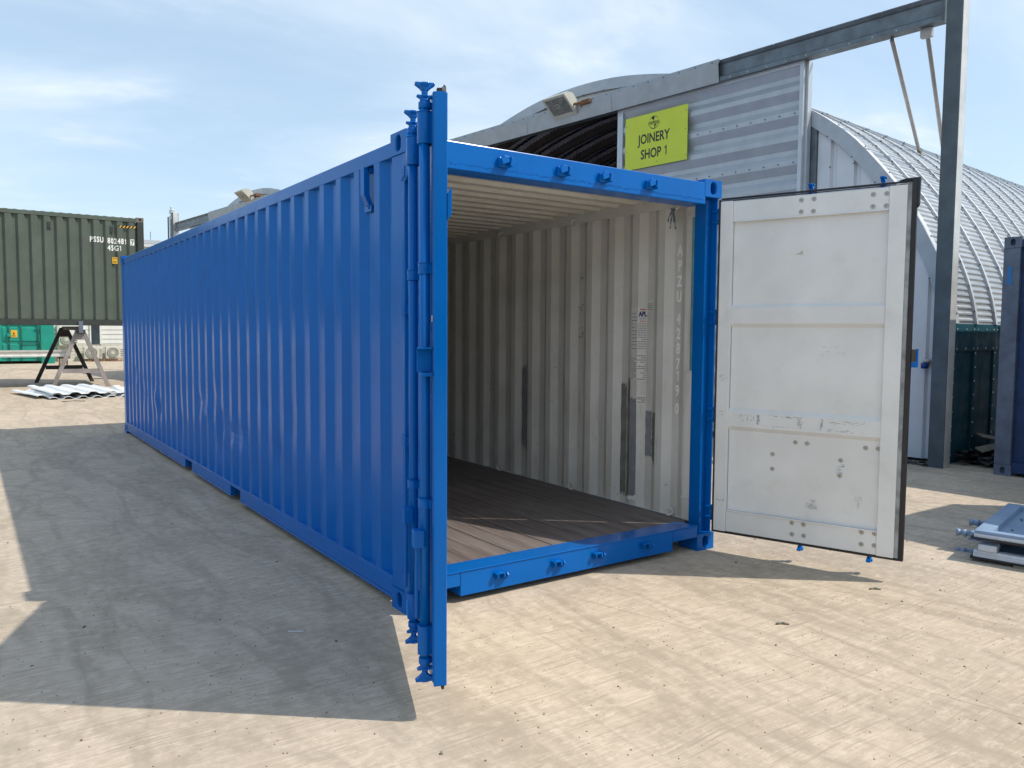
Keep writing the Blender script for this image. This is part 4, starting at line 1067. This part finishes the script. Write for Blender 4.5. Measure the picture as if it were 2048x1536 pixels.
# pile of loose doors
A_ = Vector((.972, .236, 0)); B_ = Vector((.236, -.972, 0))
DSM = frame((3.70, -1.19, 0), A_, -B_, (0,0,1))   # local x along short edge, y = toward camera-away (rods stick out to +y)
def loose_door(z, top, label, dx=0, dy=0):
    D = empty('loose_door', mat=DSM @ Matrix.Translation((dx, dy, z))); tag(D, label, 'container door', 'loose container doors lying in a pile')
    w, L, T = 1.17, 2.27, .055
    m = M['doorg']
    for x0, x1, y0, y1 in ((0,.07,-L,0),(w-.07,w,-L,0),(.0705,w-.0705,-.10,0),(.0705,w-.0705,-L,-L+.10)): box('door_frame', x0, x1, y0, y1, 0, T, m if top else M['alu'], D, .004)
    box('door_skin', .07, w-.07, -L+.10, -.10, .004, .012, m, D)
    for y in (-.62, -1.2, -1.75): MB().prism([(-.05,.012),(-.03,.040),(.03,.040),(.05,.012)], (.0705,y,0), (0,1,0), (0,0,1), (w-.141,0,0)).build('door_rib', m, D)
    box('edge_strip', -.010, -.001, -L, .0, .006, .034, M['alu'], D, .002)
    mb = MB(); mb.box(-.022, -.0105, -L, .012, -.004, .012).box(-.0225, w, .001, .014, -.004, .018)
    mb.build('gasket', M['rubber'], D, bevel=.003)
    if top:
        mb = MB(); R = random.Random(5)
        for i in range(16):
            x, y = R.uniform(.12, .95), R.uniform(-.56,-.13); mb.tube((x,y,.012), (x,y,.022), .009, 8)
        mb.build('bolt_heads', M['beam'], D)
    for xr in (.22, .62):
        mb = MB(); mb.tube((xr,-L,-.025), (xr,.09,-.025), .016, 12); mb.tube((xr,.03,-.025),(xr,.07,-.025),.026,12); mb.tube((xr,.09,-.025),(xr,.125,-.025),.03,8, r1=.018); mb.tube((xr,.125,-.025),(xr,.15,-.025),.018,8, r1=.032)
        mb.build('locking_rod', m, D)
    return D
loose_door(.155, True, 'upper loose grey-blue container door lying on the pile, locking rods sticking out')
loose_door(.020, False, 'lower loose container door under the other, pale edge and black rubber')
TB = MB(); TB.box(-.02, .10, -.14, -.03, .078, .122)
TB.build('hinge_block', M['alu'], None, DSM, bevel=.006); tag(bpy.data.objects['hinge_block'], 'small pale steel hinge blocks between the two loose doors', 'hinge block')
tag(MB().box(-.02, .9, -.30, -.24, .0, .018).build('bearer', M['plank'], None, DSM), 'timber bearer under the near end of the loose door pile', 'timber')
tag(MB().box(-.02, .9, -2.0, -1.94, 0, .018).build('bearer', M['plank'], None, DSM), 'timber bearer under the far end of the loose door pile', 'timber')

# scrap and boards between hut and right container
R = random.Random(21)
mb = MB()
for i in range(240):
    s = R.uniform(-.45, 0.02); o = R.uniform(.15, 1.9); r = R.uniform(.02, .075); c = OO+BV*(s)+CV*o+Vector((0,0,R.uniform(0,.11)*(1-abs(s+.2))))
    k = 6; v = [c+Vector((R.uniform(-1,1)*r*1.8, R.uniform(-1,1)*r*1.8, R.uniform(0,1)*r)) for _ in range(k)]
    mb.add(v, [(0,1,2),(1,2,3),(2,3,4),(3,4,5),(0,3,5),(0,1,4)])
tag(mb.build('scrap_heap', M['junk'], fix=False), 'dark heap of scrap against the teal skirt of the hut', kind='stuff')
for i, (s, o, z, a, t, lab) in enumerate(((-.22,.95,.16,.05,.03,'pale timber board lying lowest across the scrap heap'),(-.10,1.15,.24,-.12,.16,'short timber board tilted up above the scrap heap'),(-.18,1.5,.30,.10,-.10,'timber board resting highest on the scrap by the right container'))):
    m_ = FM(s, z, o) @ Matrix.Rotation(a, 4, 'Z') @ Matrix.Rotation(t, 4, 'Y') @ Matrix.Rotation(.5, 4, 'X')
    b_ = MB().box(-.65 if i == 0 else -.3, .65 if i == 0 else .3, -.05, .05, -.008, .008).build('timber_board', M['plank'], None, m_); tag(b_, lab, 'board', 'boards on the scrap heap')
R = random.Random(5); mb = MB()
for i in range(70):
    s = R.uniform(-.05, .9); o = R.uniform(-.25, .0); r = R.uniform(.01,.05); c = OO+BV*s+CV*o+Vector((0,0,.002)); v = [c+Vector((R.uniform(-1,1)*r*2, R.uniform(-1,1)*r*2, R.uniform(0,.6)*r)) for _ in range(5)]
    mb.add(v, [(0,1,2),(1,2,3),(2,3,4),(0,2,4)], R.choice((0,0,1)))
tag(mb.build('wall_foot_debris', [M['junk'], M['plank']], fix=False), 'flakes and litter along the foot of the white gable', kind='stuff')

# ------------------------------------------------------------------ green container on its trestle
GC = empty('raised_container', (2.13, 19.50, 1.595)); tag(GC, 'dark green container PSSU 802481 7 raised above the yard on trestles', 'shipping container')
GL, GH = 12.19, 2.896
pr = profile(.17, GL-.17, .30, .278, .006, .060, .060, .026); n = len(pr); GPR = list(pr)
for yb, sgn in ((0, 1), (2.438, -1)):
    v = []
    rows = (.17, 2.70, 2.76)
    for z in rows:
        for y, x in pr:
            d = x if z < 2.75 else x; v.append((-y, yb+sgn*d, z))
    MB().add(v, [(r*n+i, r*n+i+1, (r+1)*n+i+1, (r+1)*n+i) for r in range(2) for i in range(n-1)]).build('side_panel', M['dgreen'], GC, fix=False)
    y0, y1 = sorted((yb, yb+sgn*.06))
    box('top_rail', -GL+.18, -.18, y0, y1, 2.765, 2.868, M['dgreen'], GC, .004)
    y0, y1 = sorted((yb-.012*sgn, yb+sgn*.06)); box('bottom_rail', -GL+.18, -.18, y0, y1, .02, .165, M['dgreenf'], GC, .004)
    for x in (-.16, -GL+.0):
        y0, y1 = sorted((yb-.004*sgn, yb+sgn*.16)); box('corner_post', x, x+.16, y0, y1, .119, 2.777, M['dgreenf'], GC, .004)
box('end_wall', -.06, -.02, .16, 2.28, .12, 2.8, M['dgreen'], GC); box('end_wall', -GL+.02, -GL+.06, .16, 2.28, .12, 2.8, M['dgreen'], GC)
box('roof', -GL+.1, -.1, .04, 2.40, 2.84, 2.862, M['dgreen'], GC); box('floor', -GL+.1, -.1, .06, 2.38, .10, .16, M['dgreenf'], GC)
mb = MB()
for i in range(58):
    x = -.25-i*.2; mb.prism([(0,2.862),(.04,2.878),(.11,2.878),(.15,2.862)], (x-.15,.02,0), (1,0,0), (0,0,1), (0,2.39,0))
mb.build('roof_corrugation', M['dgreen'], GC)
for x in (-.178, -GL):
    for y in (-.006, 2.275):
        for z in (0, 2.778):
            mb = MB(); mb.plate_hole((x,y,z), (1,0,0), (0,0,1), .18, .118, .09, .06, .034, .034, .05) if y < 0 else mb.box(x, x+.18, y, y+.17, z, z+.118)
            if y < 0: mb.box(x, x+.18, y+.051, y+.17, z, z+.118).box(x,x+.18,y+.0005,y+.05,z,z+.002).box(x,x+.18,y+.0005,y+.05,z+.116,z+.118)
            if y < 0: mb.plate_hole((x+.18,y,z), (0,1,0), (0,0,1), .17, .118, .085, .06, .03, .04, .05)
            mb.build('corner_casting', M['castg'], GC)
yf = .003
for txt, x, z in (('PSSU', -1.29, 2.185+.005), ('802481', -.88, 2.175), ('4561', -.88, 1.99)):
    txt = txt.replace('4561', '45G1')
    t_ = text_mesh('number_lettering', txt, .195, M['white'], GC, frame((x, 0, z), (1,0,0), (0,0,1)), ext=.002, sx=.70, off=.006, spacing=1.18)
    def surf(xx):
        for (a, da), (b, db) in zip(GPR, GPR[1:]):
            if a <= -xx <= b: return da+(db-da)*(-xx-a)/(b-a+1e-9)
        return .01
    bm = bmesh.new(); bm.from_mesh(t_.data)
    for cx_ in [-a for a, d in GPR if -1.5 < -a < 0]: bmesh.ops.bisect_plane(bm, geom=bm.verts[:]+bm.edges[:]+bm.faces[:], plane_co=(cx_-x, 0, 0), plane_no=(1,0,0))
    for v_ in bm.verts: v_.co.z += -surf(x+v_.co.x)+.004
    bm.to_mesh(t_.data); bm.free()
MB().box(-.335,-.24,yf-.001,yf+.0,2.15,2.31).build('check_digit_box', M['white'], GC); text_mesh('number_lettering', '7', .17, M['dgreen'], GC, frame((-.32, yf-.002, 2.165), (1,0,0), (0,0,1)), ext=.001, sx=.8, off=.006)
MB().box(-.78,-.655,yf-.003,yf,1.645,1.815).build('yellow_sticker', M['amber'], GC, bevel=.002)
mb = MB()
for z in (1.785, 1.765, 1.71, 1.69, 1.67): mb.box(-.765,-.67,yf-.0036,yf-.0031,z,z+.010)
mb.build('sticker_print', M['black'], GC)
for x in (-2.22, -.79): MB().box(x-.02, x+.055, -.010, .012, 2.46, 2.62).box(x-.03, x+.075, -.015, .012, 2.44, 2.452).build('vent_cover', M['dgreenf'], GC, bevel=.004)
mb = MB()
for i in range(5): mb.prism([(0,2.60),(.035,2.60),(.075,2.655),(.040,2.655)], (-.60+i*.085,yf-.001,0), (1,0,0), (0,0,1), (0,-.001,0))
mb.build('hazard_stripes', M['amber'], GC); box('hazard_backing', -.61, -.20, yf+.0005, yf+.002, 2.598, 2.657, M['black'], GC)

# trestle (two A-frames and a head bar)
TR = empty('steel_trestle', (.6, 20.0, 0)); tag(TR, 'rusty brown and black steel A-frame trestle under the green container', 'trestle')
def aframe(y, x0, x1, xa, m, dz=1.53, head=False):
    mb = MB(); w = .105
    for xf in (x0, x1):
        ft = Vector((xf-.6, y-20.0, 0)); ap = Vector((xa-.6+(-.05 if xf < xa else .05), y-20.0, dz)); d = ap-ft
        mb.prism([(-w/2,-.04),(w/2,-.04),(w/2,.04),(-w/2,.04)], ft, (1,0,0), (0,1,0), d)
    o_ = mb.build('frame_leg', m, TR); 
    k = .42
    l = x0+(xa-x0)*k/dz; r = x1+(xa-x1)*k/dz
    box('tie_bar', l-.6+.05, r-.6-.05, y-20.0-.03, y-20.0+.03, k-.05, k+.06, m, TR)
    MB().prism([(-.13,dz-.26),(.13,dz-.26),(.07,dz),(-.07,dz)], (xa-.6,y-20.0-.045,0), (1,0,0), (0,0,1), (0,.09,0)).build('apex_plate', m, TR)
aframe(19.62, -.09, 1.20, .57, M['trestle1'], 1.50); aframe(22.05, -.30, 1.10, .42, M['trestle2'], 1.55)
MB().beam((.57-.6, 19.60-20, 1.535), (.42-.6, 22.1-20, 1.535), .10, .10).build('head_bar', M['trestle2'], TR)
box('head_stub', .57-.6-.05, .57-.6+.05, 19.43-20, 19.47-20, 1.42, 1.72, M['grey_cont'], TR)
box('head_shelf', .57-.6-.10, .57-.6+.10, 19.471-20, 19.9-20, 1.40, 1.485, M['trestle2'], TR)
# far pair of the raised container's supports, out of frame to the left
TR2 = empty('steel_trestle', (-8.4, 20.0, 0)); tag(TR2, 'second steel trestle holding the far left end of the green container', 'trestle')
for ch in list(TR.children): dup(ch, TR2)

# white corrugated sheets lying on the ground
def wsheet(x0, y0, w, L, z, rz, nwave, label, tilt=0):
    mb = MB(); N = 60; v = []
    for j in range(5):
        for i in range(N+1):
            x = w*i/N; a = (x/w*nwave) % 1.0
            h = .045*(.5+.5*math.tanh(3.2*sin(2*pi*a))/math.tanh(3.2))
            v.append((x, L*j/4, h+.006*sin(j*2+x*3)))
    mb.add(v, [(j*(N+1)+i, j*(N+1)+i+1, (j+1)*(N+1)+i+1, (j+1)*(N+1)+i) for j in range(4) for i in range(N)])
    o = mb.build('corrugated_sheet', M['sheet'], None, Matrix.Translation((x0,y0,z)) @ Matrix.Rotation(rz,4,'Z') @ Matrix.Rotation(tilt,4,'X'), fix=False); s_ = o.modifiers.new('s','SOLIDIFY'); s_.thickness = .008
    tag(o, label, 'corrugated sheet', 'white corrugated sheets lying near the trestle')
wsheet(-.46, 15.75, 2.0, 2.6, .008, .05, 7, 'bottom sheet of the white stack, only its wavy edge showing')
wsheet(-.66, 16.1, 1.5, 2.0, .040, .20, 5, 'middle white sheet poking out at the left of the stack')
wsheet(-.42, 15.72, 1.45, 2.9, .105, .10, 4, 'topmost white sheet of the stack near the trestle')
wsheet(.95, 15.95, 1.4, 2.2, .07, -.06, 4, 'white sheet at the right end of the stack, partly behind the blue container')
for (x, y, L, a, lab) in ((-.30,15.0,.42,.05,'thin bent stick in front of the white sheets'),(.93,14.9,.28,.1,'short timber offcut by the rear of the blue container')):
    c = Vector((x,y,.012)); o = MB().path([c, c+Vector((L*.5,.02,.012)), c+Vector((L,-.03,.0))], .010, 6).build('stick', M['plank']); tag(o, lab, 'stick')
# yard litter near the camera
o = MB().box(-.04,.04,-.006,.006,0,.002).build('tape_scrap', M['paper'], None, Matrix.Translation((-.582,.107,.001)) @ Matrix.Rotation(-.55,4,'Z')); tag(o, 'white strip of tape lying in the container shadow', 'tape strip')
for (x,y,lab) in ((1.56,-1.2,'small brown wood splinter on the open concrete in front'),(2.515,-1.15,'small dark clod near the tip of the right door shadow')):
    c = Vector((x,y,.004)); o = MB().path([c, c+Vector((.03,-.012,.004)), c+Vector((.055,-.04,0))], .006, 6).build('splinter', M['plank']); tag(o, lab, 'splinter')

# ------------------------------------------------------------------ far side of the yard
TCN = empty('green_container', (1.30, 35.9, 0)); tag(TCN, 'teal green container with yellow warning sticker seen under the raised container', 'shipping container')
tm = M['teal']
box('body', -2.44, 0, .02, 6.0, .12, 2.59, tm, TCN, .01)
for x0, x1 in ((-.50,-.0),(-2.44,-2.32)): box('corner_post', x0, x1, -.02, .019, 0, 2.59, tm, TCN, .006)
for x0, x1 in ((-1.20,-.58),(-1.88,-1.26)):
    for z0, z1 in ((.22,.85),(.95,1.55),(1.62,2.2)): MB().prism([(0,0),(.03,.03),(z1-z0-.03,.03),(z1-z0,0)], (x0,.02,z0), (0,0,1), (0,-1,0), (x1-x0,0,0)).build('door_panel', tm, TCN)
for x in (-.60,-1.22,-1.66): MB().tube((x,-.045,.1), (x,-.045,2.5), .022, 8).build('locking_rod', M['tealdark'], TCN)
for a_ in ((-1.2,-.56,-.07,-.04,.86,.90),(-.55,-.50,-.06,-.02,.70,1.02),(-.72,-.535,-.06,-.021,1.44,1.47),(-.53,-.50,-.06,-.02,1.34,1.5),(-.64,-.50,-.06,-.02,.22,.25)): box('hinge_bar', *a_, M['tealdark'], TCN)
MB().box(-1.72,-1.58,-.12,-.02,1.16,1.30).build('lock_box', M['teal'], TCN)
box('warning_sticker', -1.60+.01, -1.36, -.026, -.0105, 1.13, 1.43, M['amber'], TCN); 
mb = MB(); mb.prism([(-1.52,1.25),(-1.44,1.25),(-1.48,1.37)], (0,-.0275,0), (1,0,0), (0,0,1), (0,.001,0)).box(-1.55,-1.41,-.0275,-.0265,1.20,1.215).box(-1.55,-1.41,-.0275,-.0265,1.17,1.185); mb.build('sticker_print', M['black'], TCN)
# galvanised section lying on a low stand
GS = empty('galvanised_beam', (-3, 30, 0)); tag(GS, 'long pale galvanised channel resting on a low stand before the teal container', 'steel beam')
mb = MB(); mb.prism([(0,.47),(.0,.52),(.03,.56),(.03,.62),(.0,.66),(.0,.72),(.10,.72),(.10,.47)], (-3,0,0), (0,1,0), (0,0,1), (7.34,0,0)); mb.build('channel', M['rail'], GS)
MB().box(-1.4,-1.35,0,.1,0,.469).box(3.95,4.0,0,.1,.0,.469).box(4.2,4.24,.0,.1,.0,.469).box(3.9,4.32,.0,.1,.40,.469).build('stand', M['rust'], GS)

FB = empty('office_building', (2.0, 38, 0)); tag(FB, 'long low white clad building beyond the yard behind the green container', 'building')
box('core', -22, 30, .06, 10, 0, 5.5, M['wallw'], FB)
box('plinth', -22, 30, .0, .059, 0, .80, M['block'], FB)
bd = MB().prism([(.045,0),(.0,.015),(.015,.205),(.045,.212)], (-22,0,.805), (0,1,0), (0,0,1), (52,0,0)).build('cladding_board', M['wallw'], FB, fix=True)
for i in range(1, 22): dup(bd, FB, (0,0,i*.218))
box('parapet', -22.1, 30.1, -.10, 10, 5.62, 5.82, M['trim'], FB, .01); box('gutter', -22.1, 30.1, -.16, -.02, 5.46, 5.60, M['rail'], FB, .01)
for x in (.98, 8.0, 14.0, -8):
    w_ = box('window', x, x+.36, -.03, -.002, .80, 1.75, M['glass'], FB); box('window_frame', x+.36, x+.44, -.04, -.002, .78, 1.77, M['wallw'], w_); box('window_frame', x-.06, x, -.04, -.002, .78, 1.77, M['wallw'], w_)
box('pipe', -.42, -.30, -.12, -.02, .0, 1.7, M['rail'], FB, .01)
box('antenna', 3.70, 3.72, .3, .32, 5.83, 6.25, M['trestle2'], FB); 
def ac(x, z, w=.75, h=.55, lab=''):
    A = empty('air_conditioner', (x, 37.55, z)); tag(A, lab, 'air conditioner', 'air conditioner units by the white building')
    box('case', 0, w, 0, .30, 0, h, M['acw'], A, .015)
    MB().tube((w*.40,-.004,h*.5), (w*.40,-.012,h*.5), h*.42, 24).build('fan_grille', M['acfan'], A)
    mb = MB(); mb.ring((w*.40,-.014,h*.5), h*.42, .012, (0,1,0), 24, 6); mb.ring((w*.40,-.014,h*.5), h*.28, .008, (0,1,0), 24, 6); mb.tube((w*.40,-.010,h*.5),(w*.40,-.022,h*.5),h*.12,12,1); mb.build('fan_ring', [M['acdark'], M['acw']], A)
    mb = MB()
    for i in range(4): mb.box(w*.84, w*.99, -.006, -.001, h*(.2+.17*i), h*(.27+.17*i))
    mb.build('side_louvre', M['acdark'], A)
ac(2.62, .12, lab='air conditioner on the ground, left of the pair by the wall'); ac(3.52, .12, lab='air conditioner on the ground, right of the pair by the wall'); ac(1.62, .74, lab='wall mounted air conditioner beside the trestle')
R = random.Random(9); mb = MB()
for i in range(500):
    c = Vector((R.uniform(2.75,4.6), R.uniform(37.0,37.4), R.uniform(0,.22)*R.random()**.5)); r = R.uniform(.02,.05)
    mb.add([c+Vector((R.uniform(-r,r),R.uniform(-r,r),R.uniform(-r,r))) for _ in range(3)], [(0,1,2)])
tag(mb.build('dead_plants', M['leaves'], fix=False), 'reddish dead plants along the foot of the far wall', kind='stuff')
ST = MB().box(0,3,0,.5,.25,.34).box(0,3,0,.1,0,.25).box(0,3,.4,.5,0,.25).build('steel_section', M['beam'], None, Matrix.Translation((2.55,24.0,0))); tag(ST, 'dark steel section lying on the ground past the end of the blue container', 'steel section')
# pole with bracket seen above the container
PL = empty('signal_pole', (0,0,0)); PL.matrix_world = FM(26.75, 0, -.35); tag(PL, 'thin pole with a small pale bracket at the far end of the track', 'pole')
box('shaft', -.02, .02, -.02, .02, 0, 5.62, M['beam'], PL); MB().box(.03,.13,-.15,-.03,0,5.66).box(.02,.12,-.33,-.05,5.72,5.86).box(.06,.12,-.14,-.06,5.66,6.0).build('bracket', M['trim'], PL, bevel=.01)
